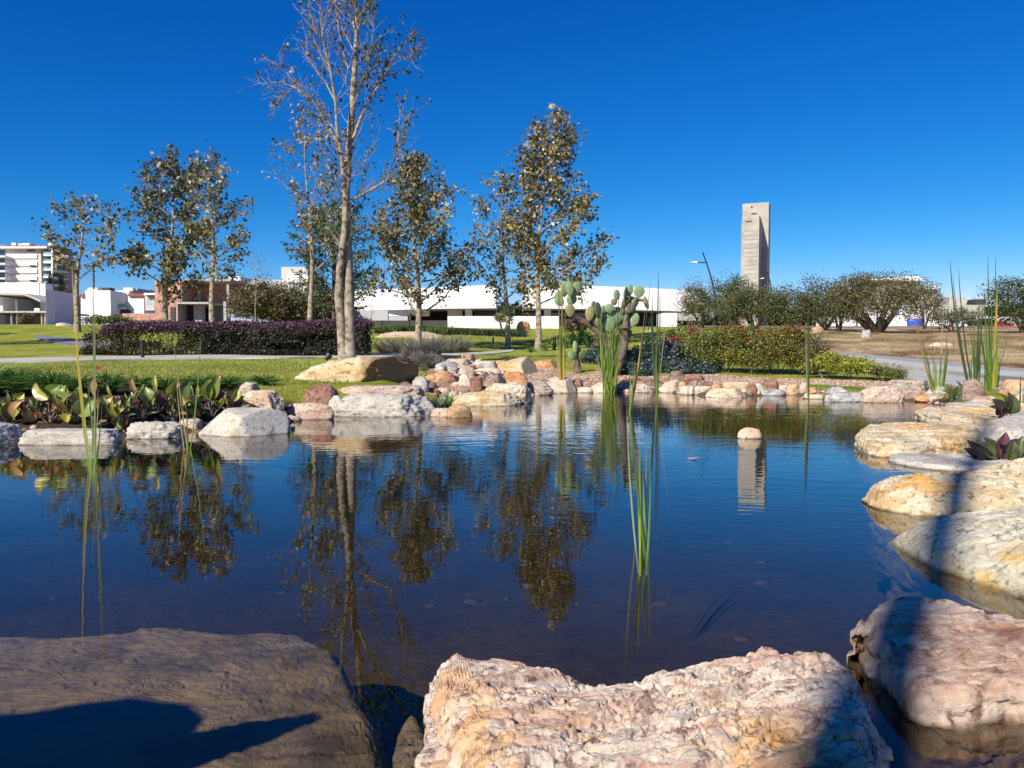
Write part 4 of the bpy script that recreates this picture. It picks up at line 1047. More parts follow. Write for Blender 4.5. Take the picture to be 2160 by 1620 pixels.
# dark bollard lights along the paths
def bollard(x, yb, h_px, w_px, label):
    b = hit(x, yb); k = b.y / F; h = h_px * k; r = w_px * k / 2
    t = thing('bollard_light', label, 'bollard', b, 'bollard lights along the paths')
    MB().tube([b, b + Vector((0,0,h*.82))], r * .8, 12).build('post', M['metal'], t, smooth=False)
    MB().tube([b + Vector((0,0,h*.82)), b + Vector((0,0,h*.86)), b + Vector((0,0,h*.97)), b + Vector((0,0,h))], [r*.8, r, r, r*.9], 12).build('cap', M['metal'], t)
bollard(301, 757, 40, 9, 'dark bollard standing against the purple hedge')
bollard(962, 742, 26, 6, 'dark bollard beside the lavender at the footpath')
bollard(1040, 731, 19, 5, 'dark bollard on the lawn in front of the strappy ground cover')
b = hit(690, 762); t = thing('spotlight', 'small dark ground spotlight at the foot of the forked tree', 'spotlight', b)
MB().tube([b, b + Vector((0,0,.05))], .02, 8).build('stake', M['metal'], t); MB().tube([b + Vector((-.03,-.02,.05)), b + Vector((.05,.04,.15))], [.05, .085], 12).build('lamp_head', M['metal'], t)
# ------------------------------------------------------------------ plants: helpers
LEAF = {
 'quad': (np.array([[0,0,0],[.5,.32,.10],[1,0,0],[.5,-.32,.10]]), np.array([[0,3,2,1]])),
 'tri': (np.array([[0,-.2,0],[1,0,0],[0,.2,0]]), np.array([[0,1,2]])),
 'lobed': (np.array([[0,0,0],[.15,.42,.10],[.5,.55,.14],[.6,.22,.05],[1,.0,-.05],[.6,-.22,.05],[.5,-.55,.14],[.15,-.42,.10]]), np.array([[0,7,6,5],[0,5,4,3],[0,3,2,1]])),
 'oval': (np.array([[0,0,0],[.35,.3,.06],[.75,.24,.05],[1,0,0],[.75,-.24,.05],[.35,-.3,.06]]), np.array([[0,5,4,3],[0,3,2,1]])),
}
def unit(a): return a / (np.linalg.norm(a, axis=1)[:, None] + 1e-9)
def leaf_cloud(name, pos, size, cols, mat, parent=None, shape='quad', seed=1, up=.6, dirs=None, loc=None):
    r = np.random.default_rng(seed); N = len(pos); T, Fc = LEAF[shape]
    nrm = unit(r.normal(size=(N, 3)) + np.array([0, 0, up]))
    a = r.normal(size=(N, 3)) if dirs is None else dirs + r.normal(size=(N, 3)) * .35
    a = unit(a - nrm * np.sum(a * nrm, 1)[:, None]); b = np.cross(nrm, a)
    s = np.broadcast_to(size, (N,))[:, None, None]
    V = pos[:, None, :] + s * (T[None, :, 0:1] * a[:, None] + T[None, :, 1:2] * b[:, None] + T[None, :, 2:3] * nrm[:, None])
    K = len(T); Fx = (Fc[None] + (np.arange(N) * K)[:, None, None]).reshape(-1, Fc.shape[1])
    C = np.repeat(cols, K, 0)
    return mesh_np(name, V.reshape(-1, 3), Fx, mat, parent, loc, colors=C)
def blades(name, base, tip, width, c0, c1, mat, parent=None, seg=5, sag=None, seed=1, loc=None, vfold=.0, taper=.75):
    """strips from base to tip; sag: how far the middle stands off the straight line (N,3)"""
    r = np.random.default_rng(seed); base = np.asarray(base, float); tip = np.asarray(tip, float); N = len(base)
    width = np.broadcast_to(width, (N,)); d = unit(tip - base)
    side = unit(np.cross(d, unit(r.normal(size=(N, 3)) * np.array([.5, .5, .1]) + np.array([0, -1, 0]))))
    nn = np.cross(side, d)
    sag = np.zeros((N, 3)) if sag is None else np.asarray(sag, float)
    V = []; C = []
    for k in range(seg + 1):
        t = k / seg; p = base * (1 - t) + tip * t + sag * (4 * t * (1 - t))
        w = width * (.7 + .6 * t if t < .35 else (1 - ((t - .35) / .65) ** 1.6 * taper * 1.0) * .91) * .5
        if k == seg: w = width * .04
        c = c0 * (1 - t) + c1 * t
        V += [p - side * w[:, None], p + nn * (w * vfold)[:, None], p + side * w[:, None]]; C += [c, c, c]
    V = np.stack(V, 1); C = np.stack(C, 1); K = V.shape[1]; fs = []
    for k in range(seg):
        for j in range(2): fs.append([3*k + j, 3*k + j + 1, 3*k + j + 4, 3*k + j + 3])
    Fx = (np.array(fs)[None] + (np.arange(N) * K)[:, None, None]).reshape(-1, 4)
    return mesh_np(name, V.reshape(-1, 3), Fx, mat, parent, loc, colors=C.reshape(-1, 3))
def pal(r, n, colors, weights=None, jit=.22):
    c = np.array(colors)[r.choice(len(colors), n, p=weights)]
    return np.clip(c * (1 + jit * r.normal(size=(n, 1))) * (1 + .06 * r.normal(size=(n, 3))), .004, .9)

# ------------------------------------------------------------------ trees
SYC = [(.10,.10,.03),(.20,.155,.05),(.33,.26,.14),(.44,.41,.33),(.045,.055,.02),(.24,.14,.035)]
def sycamore(px, yb, yt, Y, env, leaves, seed, label, r0=.11, size=.19, lean=0.0, weights=None, first=.22, twig_n=5, nb=30, group='sycamores on the lawn', fork=None, bare=.0):
    """env: (height share, reach to the left, reach to the right) in pixels"""
    r = np.random.default_rng(seed); g = P(px, yb, Y); z0 = gz(g.x, Y); B = np.array([g.x, Y, z0]); top = np.array(P(px + lean, yt, Y)); H = top[2] - z0; k = Y / F
    hs = [e[0] for e in env]; eL = [e[1] * k for e in env]; eR = [e[2] * k for e in env]
    t = thing('sycamore_tree', label, 'tree', B, group)
    n = 12; lead = []
    for i in range(n + 1):
        u = i / n; p = B * (1 - u) + top * u + np.array([math.sin(u * 5 + seed) * .035 * H * u * (1 - u) * 2, math.cos(u * 4 + seed) * .02 * H * u, 0]); lead.append(p)
    mb = MB(); mb.tube([lead[0] - np.array([0, 0, .2])] + lead, [r0 * 1.35, r0 * 1.15] + [r0 * (1 - .93 * (i / n) ** .8) for i in range(1, n + 1)], 9)
    trunk = mb.build('trunk', M['bark'], t, smooth=True)
    br = MB(); LP = []; LC = []; W_ = weights
    for i in range(nb):
        u = first + (.97 - first) * (max(i + r.uniform(-.3, .3), 0) / nb) ** .9; u = min(max(u, first), .98)
        az = i * 2.4 + r.uniform(-.5, .5); cx, cy = math.cos(az), math.sin(az)
        rise = (.16 + .10 * r.uniform()) * (1 - u * .4) * (1 if u < .9 else .5)
        reach = np.interp(min(u + rise * .7, 1), hs, eR if cx > 0 else eL) * r.uniform(.8, 1.2)
        if r.uniform() < .25: reach *= .6
        s = lead[int(u * n)] * (1 - (u * n) % 1) + lead[min(int(u * n) + 1, n)] * ((u * n) % 1)
        e = s + np.array([cx * reach, cy * reach * .9, rise * H * r.uniform(.55, 1.0)])
        m = (s + e) / 2 + np.array([cx * reach * .10, cy * reach * .1, -.03 * H * r.uniform()]); m += r.normal(size=3) * .06
        pts = [s, (s * .5 + m * .5) + r.normal(size=3) * .03, m, (m + e) / 2 + r.normal(size=3) * .05, e]
        rb = max(r0 * (1 - u) * .40, .012); br.tube(pts, [rb, rb * .8, rb * .6, rb * .4, rb * .15], 5, cap=False)
        tone = r.normal() * .18
        for j in range(twig_n + int(reach * 3)):
            v = r.uniform(.25, 1.0); q = np.array(pts[2]) * (1 - v) + e * v if v > .5 else s * (1 - v) + np.array(pts[2]) * v
            if v > .5: q = np.array(pts[2]) * (1 - (v - .5) * 2) + e * (v - .5) * 2
            else: q = s * (1 - v * 2) + np.array(pts[2]) * v * 2
            dr = np.array([cx, cy, .5]) + r.normal(size=3) * .75; dr /= np.linalg.norm(dr); tl = r.uniform(.3, .8) * min(1, reach + .35)
            w = q + dr * tl; br.tube([q, (q + w) / 2 + r.normal(size=3) * .03, w], [rb * .3 + .003, .006, .003], 4, cap=False)
            if r.uniform() < bare: continue
            m_ = int(leaves * .95 / (nb * (twig_n + 3)) * r.uniform(.3, 1.8))
            f = r.uniform(.25, 1.1, m_)[:, None]
            LP.append(q * (1 - f) + w * f + r.normal(size=(m_, 3)) * .17)
            base = pal(r, 1, SYC, W_, .2)[0]; c = pal(r, m_, SYC, W_, .25) * .78 + base * .22; LC.append(np.clip(c * (1 + tone), .01, .8))
    br.build('branches', M['bark'], t)
    if sum(len(a) for a in LP) == 0: return t
    LP = np.concatenate(LP); LC = np.concatenate(LC)
    leaf_cloud('crown', LP, size * .9 * r.uniform(.55, 1.2, len(LP)), LC * 1.15, M['leaf'], t, 'lobed', seed, up=.3)
    return t
w1_ = [.27,.20,.16,.07,.26,.04]
sycamore(163, 692, 420, 38, [(0,20,20),(.35,30,60),(.5,50,95),(.7,60,108),(.85,58,95),(1,20,40)], 1100, 3, 'small leaning sycamore with a broken top left of the purple hedge', .17, .20, 10, w1_, .38, 4, 16)
sycamore(349, 672, 338, 40, [(0,10,10),(.18,70,75),(.35,80,75),(.6,68,70),(.8,62,60),(.93,55,55),(1,12,12)], 4200, 4, 'sycamore with dense olive and golden leaves in front of the brick shell', .17, .21, 14, [.28,.26,.08,.05,.26,.07], .14, 5, 34)
sycamore(449, 675, 330, 39, [(0,10,10),(.2,50,60),(.45,65,95),(.65,60,85),(.8,50,50),(.92,30,34),(1,6,6)], 2300, 5, 'slender sycamore with a pale trunk right of the dense golden one', .18, .20, -12, w1_, .27, 4, 30)
sycamore(653, 668, 255, 40, [(0,10,10),(.25,40,50),(.5,52,62),(.75,68,60),(.9,60,48),(1,14,14)], 1500, 6, 'tall thin sycamore with sparse brown leaves behind the left of the forked tree', .18, .19, -6, [.18,.26,.26,.18,.06,.06], .3, 4, 32, bare=.3)
sycamore(881, 716, 328, 34, [(0,10,10),(.18,70,60),(.33,85,105),(.5,88,112),(.66,72,105),(.78,55,118),(.86,30,96),(.92,22,12),(1,12,12)], 5600, 7, 'broad sycamore with dense mottled leaves right of the forked tree', .17, .185, -8, [.32,.22,.13,.08,.22,.03], .16, 5, 44)
sycamore(1071, 722, 365, 38, [(0,8,8),(.2,50,50),(.4,60,58),(.6,58,52),(.8,55,46),(.92,40,40),(1,8,8)], 2100, 8, 'dark trunked sycamore between the two broad ones', .15, .19, -10, w1_, .2, 5, 32, bare=.15)
sycamore(1135, 742, 262, 36, [(0,8,8),(.22,60,110),(.38,70,120),(.5,62,125),(.62,56,100),(.75,55,68),(.86,45,48),(.93,40,35),(.97,30,70),(1,14,66)], 6400, 9, 'tallest sycamore with golden patches and a ragged top left of the cactus', .17, .195, 18, [.25,.27,.14,.08,.18,.08], .2, 5, 46)
sycamore(540, 668, 528, 55, [(0,5,5),(.4,22,24),(.8,22,26),(1,6,6)], 160, 10, 'spindly young tree with hardly any leaves in front of the beige house', .05, .16, 0, w1_, .35, 3, 18, bare=.6)
sycamore(783, 690, 605, 62, [(0,4,4),(.4,14,14),(1,8,8)], 12, 11, 'leafless sapling in front of the left end of the gallery building', .045, .12, 2, w1_, .3, 3, 16, bare=.97, group='bare saplings')
sycamore(864, 688, 612, 58, [(0,4,4),(.4,18,6),(1,8,8)], 12, 12, 'leafless sapling just left of the broad sycamore trunk', .05, .12, 2, w1_, .4, 3, 10, bare=.97, group='bare saplings')

sycamore(-430, 720, 250, 25, [(0,20,20),(.3,150,150),(.6,160,160),(1,30,30)], 2600, 13, 'sycamore outside the left edge whose shade falls on the left lawn', .17, .2, 0, w1_, .25, 4, 26)
sycamore(-760, 720, 200, 27, [(0,20,20),(.3,150,150),(.6,160,160),(1,30,30)], 2600, 14, 'second sycamore further outside the left edge shading the left lawn', .17, .2, 0, w1_, .25, 4, 26)
# the big forked tree in front
def forked():
    Y = 18.0; r = np.random.default_rng(21); g = hit(733, 757); t = thing('forked_tree', 'tall pale barked forked tree with nearly bare branches beside the big sandstone boulder', 'tree', (g.x, Y, gz(g.x, Y)))
    def wp(pts, dy=0.0):
        out = []
        for i, (x, y) in enumerate(pts): out.append(np.array(P(x, y, Y + dy * i / max(1, len(pts) - 1))))
        return out
    z = gz(g.x, Y)
    A = wp([(738,757),(737,700),(735,600),(732,494),(729,401),(737,309),(744,216),(748,139),(753,62),(752,0),(756,-80),(760,-170)], .2)
    Bt = wp([(724,757),(720,690),(714,625),(718,560),(726,500),(729,440),(727,401),(720,324),(711,278),(708,216),(697,148),(683,93),(677,46),(670,-10)], -.5)
    A[0][2] = z - .2; Bt[0][2] = z - .2
    MB().tube(A, [.155,.14,.125,.112,.10,.09,.075,.062,.05,.038,.025,.012], 12).build('trunk', M['bark'], t, smooth=True)
    MB().tube(Bt, [.12,.11,.10,.09,.08,.065,.052,.046,.04,.034,.028,.022,.015,.008], 11).build('trunk', M['bark'], t, smooth=True)
    limbs = [
     ([(711,300),(683,247),(659,213),(622,185),(590,172),(537,178)], .5, .032),
     ([(683,247),(665,224),(640,190),(600,150),(582,134)], -.4, .018),
     ([(745,293),(764,241),(788,194),(816,148),(841,102),(869,80)], .6, .04),
     ([(741,423),(782,401),(816,380),(832,333),(841,293),(845,222)], -.6, .035),
     ([(832,333),(855,300),(863,243)], .2, .012), ([(741,423),(760,404),(790,396),(820,402)], .4, .014),
     ([(736,145),(727,123),(714,62),(706,0),(700,-70)], .3, .026), ([(750,46),(765,25),(785,0),(800,-50)], -.3, .022), ([(748,60),(738,20),(735,-40)], .3, .02),
     ([(744,225),(770,160),(785,95),(790,30)], -.5, .02), ([(747,110),(722,60),(712,10)], .5, .016),
     ([(708,216),(690,180),(668,150),(648,120),(645,70)], .4, .022), ([(697,148),(672,110),(655,60),(650,10)], -.3, .018),
     ([(720,324),(700,290),(690,262),(676,245)], .3, .016), ([(728,420),(712,395),(700,370),(690,320)], -.5, .018),
     ([(733,470),(752,450),(768,420),(772,360)], .5, .015), ([(735,380),(758,362),(775,330),(790,305)], -.3, .013),
     ([(740,500),(765,480),(790,478),(805,500)], .5, .014), ([(730,520),(705,500),(690,460),(688,420)], .5, .016),
     ([(737,350),(712,330),(705,300)], -.4, .012), ([(788,194),(800,160),(802,128)], .3, .012), ([(816,148),(850,120),(872,118)], -.2, .010),
     ([(700,540),(690,510),(672,480),(668,440)], .3, .012), ([(745,200),(730,170),(724,140)], .4, .012), ([(622,185),(600,200),(582,214)], -.2, .008)]
    tips = []; tw = MB()
    for pts, dy, rr in limbs:
        p = wp(pts, dy); n = len(p)
        MB().tube(p, [rr * (1 - .85 * i / (n - 1)) for i in range(n)], 7, cap=False).build('limb', M['bark'], t, smooth=True)
        L = sum(np.linalg.norm(p[i + 1] - p[i]) for i in range(n - 1))
        for j in range(int(8 + L * 9)):
            v = r.uniform(.12, 1) * (n - 1); i = min(int(v), n - 2); q = p[i] * (1 - v + i) + p[i + 1] * (v - i)
            d = p[i + 1] - p[i]; d = d / np.linalg.norm(d) + r.normal(size=3) * .6 + np.array([0, 0, .35]); d /= np.linalg.norm(d)
            tl = r.uniform(.15, .55); w = q + d * tl; m = (q + w) / 2 + r.normal(size=3) * .04
            tw.tube([q, m, w], [.007, .004, .0018], 4, cap=False); tips.append((q, w))
            for _ in range(2):
                q2 = m + (w - m) * r.uniform(); d2 = d + r.normal(size=3) * .7; d2 /= np.linalg.norm(d2); w2 = q2 + d2 * r.uniform(.1, .35)
                tw.tube([q2, w2], [.0035, .0015], 3, cap=False); tips.append((q2, w2))
    for src, rad in ((A, .5), (Bt, .55)):
        for j in range(60):
            v = r.uniform(3.2, len(src) - 1.2); i = int(v); q = src[i] * (1 - v + i) + src[i + 1] * (v - i)
            az = r.uniform(0, 6.28); d = np.array([math.cos(az), math.sin(az), r.uniform(.8, 2.2)]); d /= np.linalg.norm(d)
            tl = r.uniform(.3, 1.1); w = q + d * tl; m = (q + w) / 2 + np.array([math.cos(az), math.sin(az), 0]) * .06
            tw.tube([q, m, w], [.010, .006, .002], 4, cap=False); tips.append((m, w))
            for _ in range(3):
                q2 = m + (w - m) * r.uniform(); d2 = d + r.normal(size=3) * .6; d2 /= np.linalg.norm(d2); w2 = q2 + d2 * r.uniform(.15, .4)
                tw.tube([q2, w2], [.004, .0015], 3, cap=False); tips.append((q2, w2))
    tw.build('twigs', M['bark'], t)
    LP = []; LC = []
    for q, w in tips:
        xw = (w[0] * F / w[1]) + 1080; yw = 738 - (w[2] - .9) * F / w[1]
        green = xw > 745 or yw > 380; dens = .45
        if xw > 760 and yw < 240: dens = 1.2
        if 640 < xw < 760 and yw > 430: dens = 1.6
        if xw < 700 and 230 < yw < 420: dens = .9
        if xw > 780 and yw > 280: dens = .22
        if r.uniform() > dens * .48: continue
        m = r.integers(2, 7); f = r.uniform(.4, 1.1, m)[:, None]
        LP.append(q * (1 - f) + w * f + r.normal(size=(m, 3)) * .045)
        LC.append(pal(r, m, [(.05,.10,.03),(.09,.12,.03),(.04,.075,.035),(.16,.14,.05)] if green else [(.16,.10,.05),(.30,.22,.13),(.10,.10,.04),(.36,.32,.24),(.05,.08,.03)], None, .3))
    LP = np.concatenate(LP); LC = np.concatenate(LC)
    leaf_cloud('foliage', LP, .075 * r.uniform(.5, 1.3, len(LP)), LC, M['leaf'], t, 'lobed', 22, up=.2)
forked()

# feathery conifer behind the forked tree
def conifer(px, yb, yt, Y, env, seed, label, nb=70, cols=((.07,.09,.05),(.10,.115,.05),(.15,.15,.06),(.06,.085,.07)), name='conifer_tree', dens=24):
    r = np.random.default_rng(seed); g = P(px, yb, Y); z0 = gz(g.x, Y); top = P(px, yt, Y); H = top.z - z0; k = Y / F
    t = thing(name, label, 'tree', (g.x, Y, z0)); B = np.array([g.x, Y, z0])
    MB().tube([B - [0,0,.3], B + [0,0,H*.5], B + [0,0,H*.97]], [.22, .14, .02], 9).build('trunk', M['barkdark'], t, smooth=True)
    hs = [e[0] for e in env]; rs_ = [e[1] * k for e in env]; br = MB(); LP = []; LD = []; LC = []
    for i in range(nb):
        u = .12 + .86 * i / nb; az = i * 2.4 + r.uniform(-.4, .4); R = np.interp(u, hs, rs_) * r.uniform(.6, 1.1); d = np.array([math.cos(az), math.sin(az), 0])
        s = B + [0, 0, u * H]; e = s + d * R + [0, 0, R * r.uniform(.05, .45)]
        br.tube([s, (s + e) / 2 + [0, 0, .1 * R], e], [.04 * (1.1 - u), .02, .006], 4, cap=False)
        for j in range(int(6 + R * 4)):
            v = r.uniform(.2, 1); q = s * (1 - v) + e * v; dd = d * r.uniform(.2, 1) + r.normal(size=3) * .5; dd[2] += .25; dd /= np.linalg.norm(dd)
            m = int(dens * r.uniform(.4, 1.2) * .35); f = r.uniform(0, 1, m)[:, None] * r.uniform(.5, 1.0)
            LP.append(q + dd * f + r.normal(size=(m, 3)) * .05); LD.append(np.tile(dd, (m, 1)) + r.normal(size=(m, 3)) * .5); LC.append(pal(r, m, cols, None, .3) * (1 + .25 * r.normal()))
    br.build('branches', M['barkdark'], t)
    LP = np.concatenate(LP); LD = np.concatenate(LD); LC = np.clip(np.concatenate(LC), .005, .5)
    leaf_cloud('crown', LP, .30 * r.uniform(.6, 1.2, len(LP)), LC, M['needle'], t, 'tri', seed, .2, LD)
conifer(706, 690, 428, 52, [(0,60),(.15,95),(.4,100),(.6,105),(.75,85),(.9,45),(1,8)], 31, 'broad feathery conifer behind the forked tree', 80)
conifer(780, 640, 592, 120, [(0,16),(.5,16),(.8,8),(1,2)], 32, 'small dark pointed conifer on the horizon above the gallery roof', 26, dens=30)

# mounds of leaves: olive trees, mesquites, shrubs
def bushy(name, label, cat, px, yb, w_px, h_px, Y, n, size, cols, seed, stems=4, depth=None, umbrella=.0, mat='leaf', shape='quad', trunkmat='barkdark', lobes=16, gap=.0, group=None, trunk_h=.3, r0=.1, flowers=None, jit=.25, weights=None, sink=.0, part='crown', up=.5):
    r = np.random.default_rng(seed); k = Y / F; g = P(px, yb, Y); z0 = gz(g.x, Y) if sink == 0 else gz(g.x, Y) - sink
    W_ = w_px * k; H = (yb - h_px) * k if h_px > 200 else h_px * k
    H = P(px, yb - h_px, Y).z - z0; D = depth if depth else W_ * .8
    t = thing(name, label, cat, (g.x, Y, z0), group); B = np.array([g.x, Y, z0])
    if stems:
        mb = MB()
        for s in range(stems):
            az = s * 2 * math.pi / stems + r.uniform(-.5, .5); rr = r.uniform(.22, .42); e = B + [math.cos(az) * W_ * rr, math.sin(az) * D * rr * .8, H * r.uniform(.55, .8)]
            m = B + [math.cos(az) * W_ * rr * .35 + r.normal() * .1, math.sin(az) * D * .15, H * trunk_h * r.uniform(.8, 1.3)]
            mb.tube([B + [r.normal() * r0 * .5, 0, -.15], m, (m + e) / 2 + r.normal(size=3) * .12, e], [r0, r0 * .75, r0 * .5, r0 * .15], 7, cap=False)
            for _ in range(4):
                v = r.uniform(.2, 1); q = m * (1 - v) + e * v; w = q + np.array([math.cos(az) * .3, .0, .5]) * W_ * .2 + r.normal(size=3) * W_ * .10
                mb.tube([q, (q + w) / 2 + r.normal(size=3) * .05, w], [r0 * .35, r0 * .22, r0 * .06], 5, cap=False)
        mb.build('trunk' if name.endswith('tree') else 'stems', M[trunkmat], t, smooth=True)
    # lobes: clumps over an ellipsoid shell
    cs = []; per = n // lobes; LP = []; LC = []; floor_ = .22 if not umbrella else umbrella
    for i in range(lobes):
        a = r.uniform(0, 6.283); c = r.uniform(-.35, 1.05) ; s = math.sqrt(max(0, 1 - c * c * .7)) * r.uniform(.2, 1.1) ** .5
        ctr = B + [math.cos(a) * W_ * .38 * s, math.sin(a) * D * .38 * s, H * (floor_ + (1 - floor_) * (.28 + .50 * max(c, 0) + (.14 * r.normal() if umbrella > .08 else 0)))]
        lr = np.array([W_ * .17, D * .17, H * (1 - floor_) * .20]) * r.uniform(.5, 1.35)
        v = unit(r.normal(size=(per, 3))) * (r.uniform(.2, 1.0, per) ** .6 * (1 + .5 * (r.uniform(0, 1, per) > .85)))[:, None]
        q = ctr + v * lr + r.normal(size=(per, 3)) * size * .6
        keep = q[:, 2] > z0 + (H * floor_ * .8 if umbrella else .02); q = q[keep]
        LP.append(q); LC.append(np.clip(pal(r, len(q), cols, weights, jit) * (1 + .12 * r.normal()), .004, .8))
    LP = np.concatenate(LP); LC = np.concatenate(LC)
    leaf_cloud(part, LP, size * r.uniform(.6, 1.3, len(LP)), LC, M[mat], t, shape, seed, up)
    if flowers:
        fc, fn, fs, sel = flowers
        m = r.integers(0, len(LP), 4000); q = LP[m]; q = q[sel(q)][:fn]
        leaf_cloud('blossom', q + r.normal(size=q.shape) * .03 + [0, -.03, .04], fs * r.uniform(.7, 1.2, len(q)), pal(r, len(q), fc, None, .15), M['petal'], t, 'oval', seed + 5, up)
    return t
OL = [(.12,.10,.045),(.09,.08,.03),(.18,.14,.07),(.06,.06,.025),(.24,.20,.12)]
bushy('olive_tree', 'low brownish tree mass between the spindly tree and the beige house', 'tree', 545, 674, 150, 88, 60, 12000, .17, OL, 41, 3, lobes=44, umbrella=.02)
bushy('olive_tree', 'low grey green tree mass left of the thin sycamore trunk', 'tree', 625, 674, 150, 88, 62, 12000, .17, [(.10,.10,.045),(.07,.07,.03),(.15,.13,.06),(.2,.18,.11)], 42, 3, lobes=44, umbrella=.02)
bushy('olive_tree', 'dark bush under the conifer beside the forked trunk', 'tree', 692, 678, 90, 76, 64, 6000, .17, [(.06,.065,.03),(.04,.045,.02),(.10,.09,.04)], 43, 3, lobes=26, umbrella=.02)
bushy('shrub', 'low green shrub behind the hedge below the cube house', 'shrub', 225, 684, 95, 20, 50, 2500, .14, [(.10,.14,.03),(.06,.09,.03),(.2,.17,.07)], 44, 0, lobes=12)
bushy('shrub', 'small bushy plant under the canopy of the modern house', 'shrub', 55, 686, 40, 24, 80, 1200, .18, [(.12,.12,.05),(.2,.16,.08)], 45, 2, lobes=8)
bushy('palm', 'small dark palm behind the shaded boundary wall', 'palm', 146, 650, 26, 54, 130, 500, .8, [(.05,.05,.03),(.10,.08,.04)], 46, 1, shape='tri', mat='needle', lobes=6, trunk_h=.5)
for x, yt, lab in ((108, 560, 'left one of the two thin dark cypresses before the apartment block'), (131, 568, 'right one of the two thin dark cypresses before the apartment block')):
    bushy('cypress_tree', lab, 'tree', x, 680, 7, 680 - yt, 140, 1300, .35, [(.02,.03,.015),(.03,.04,.02)], 47 + x, 1, lobes=24, trunk_h=.4)

MSQ = [(.075,.10,.03),(.10,.115,.04),(.05,.07,.025),(.14,.14,.06),(.18,.165,.10)]
def mesq(px, yb, w, h, Y, seed, label, n=9000, size=.15, cols=MSQ, umb=.34, stems=4, r0=.16, lobes=26):
    lobes = int(lobes * 2.6); umb *= .58; n = int(n * 1.0); w = w * 1.15; size = size * .85
    return bushy('mesquite_tree', label, 'tree', px, yb, w, h, Y, n, size, cols, seed, stems, umbrella=umb, mat='needle', shape='quad', lobes=lobes, trunk_h=.26, r0=r0, group='mesquite trees beyond the dry field')
mesq(1480, 697, 100, 96, 58, 51, 'pale green small leaved tree left of the dark curved lamp', 7500, .14, [(.16,.17,.07),(.11,.12,.05),(.22,.20,.11),(.07,.08,.035)], .28, 4, .10)
mesq(1545, 697, 110, 112, 62, 52, 'dense mesquite directly in front of the tower foot', 9500, .15, [(.07,.08,.035),(.05,.06,.03),(.12,.13,.04),(.2,.22,.06)], .25, 3, .12)
mesq(1590, 700, 130, 92, 56, 53, 'dark mesquite right of the tower with a low spreading crown', 9500, .15, MSQ, .25)
mesq(1672, 702, 120, 98, 54, 54, 'mesquite with two thin leaning stems left of the pale boulder', 8500, .15, MSQ, .3, 3, .11)
mesq(1740, 700, 130, 112, 57, 55, 'taller mesquite with a bumpy top in the middle of the row', 9500, .15, [(.05,.06,.03),(.07,.08,.03),(.10,.10,.05),(.16,.15,.10)], .3)
mesq(1768, 704, 80, 100, 53, 56, 'slim mesquite just left of the biggest one', 5500, .14, MSQ, .38, 3, .10)
mesq(1850, 710, 215, 132, 50, 57, 'biggest mesquite with a thick forked trunk and umbrella crown', 19000, .13, [(.09,.11,.035),(.06,.08,.025),(.12,.125,.045),(.17,.155,.08),(.24,.19,.11)], .40, 5, .24, 44)
mesq(1950, 700, 75, 108, 60, 58, 'thin grey mesquite in front of the shaded wing of the building site', 3500, .14, [(.10,.10,.05),(.17,.15,.10),(.06,.07,.03)], .3, 3, .09, 16)
mesq(2012, 712, 100, 62, 52, 59, 'small sparse mesquite behind the thin reeds', 3200, .13, [(.10,.10,.05),(.17,.15,.10),(.06,.07,.03)], .3, 3, .08, 18)
mesq(2165, 710, 190, 118, 50, 60, 'wide dark green mesquite cut by the right edge', 16000, .14, [(.045,.075,.03),(.035,.06,.025),(.07,.10,.035),(.11,.13,.06)], .30, 5, .16, 36)
bushy('tree', 'leafy bluish treetop poking up left of the tower', 'tree', 1545, 640, 38, 58, 80, 1300, .26, [(.05,.07,.045),(.09,.11,.06),(.2,.22,.17)], 61, 2, lobes=8)
# treeline far away through the gap of the gallery and on the horizon
def treeline(x0, x1, ybase, h, Y, n, seed, label):
    r = np.random.default_rng(seed); a = P(x0, ybase, Y); b = P(x1, ybase, Y); k = Y / F
    xs = r.uniform(0, 1, n); hh = h * k * (.6 + .4 * np.sin(xs * 31 + seed) * np.cos(xs * 13)) * np.sqrt(r.uniform(0, 1, n))
    q = np.stack([a.x + (b.x - a.x) * xs, Y + r.uniform(0, 8, n), a.z + hh], 1)
    o = leaf_cloud('treeline', q, .9 * r.uniform(.5, 1.2, n), pal(r, n, [(.05,.065,.035),(.08,.09,.04),(.035,.045,.03)], None, .3), M['needle'], None, 'quad', seed, loc=(a.x, Y, a.z)); stuff(o, label)
treeline(1040, 1110, 664, 30, 190, 2600, 71, 'distant trees seen through the gap of the gallery building')
treeline(1975, 2300, 664, 26, 200, 5000, 72, 'distant trees behind the street at the right')
treeline(-100, 340, 640, 16, 260, 3000, 73, 'distant treetops behind the white houses')

treeline(1400, 1790, 700, 62, 135, 9000, 74, 'dark scrub and fences behind the mesquite trees')
treeline(560, 760, 682, 40, 150, 5000, 75, 'dark scrub behind the hedge and the forked tree')
treeline(1960, 2300, 702, 30, 120, 4000, 76, 'scrub along the street behind the parked cars')
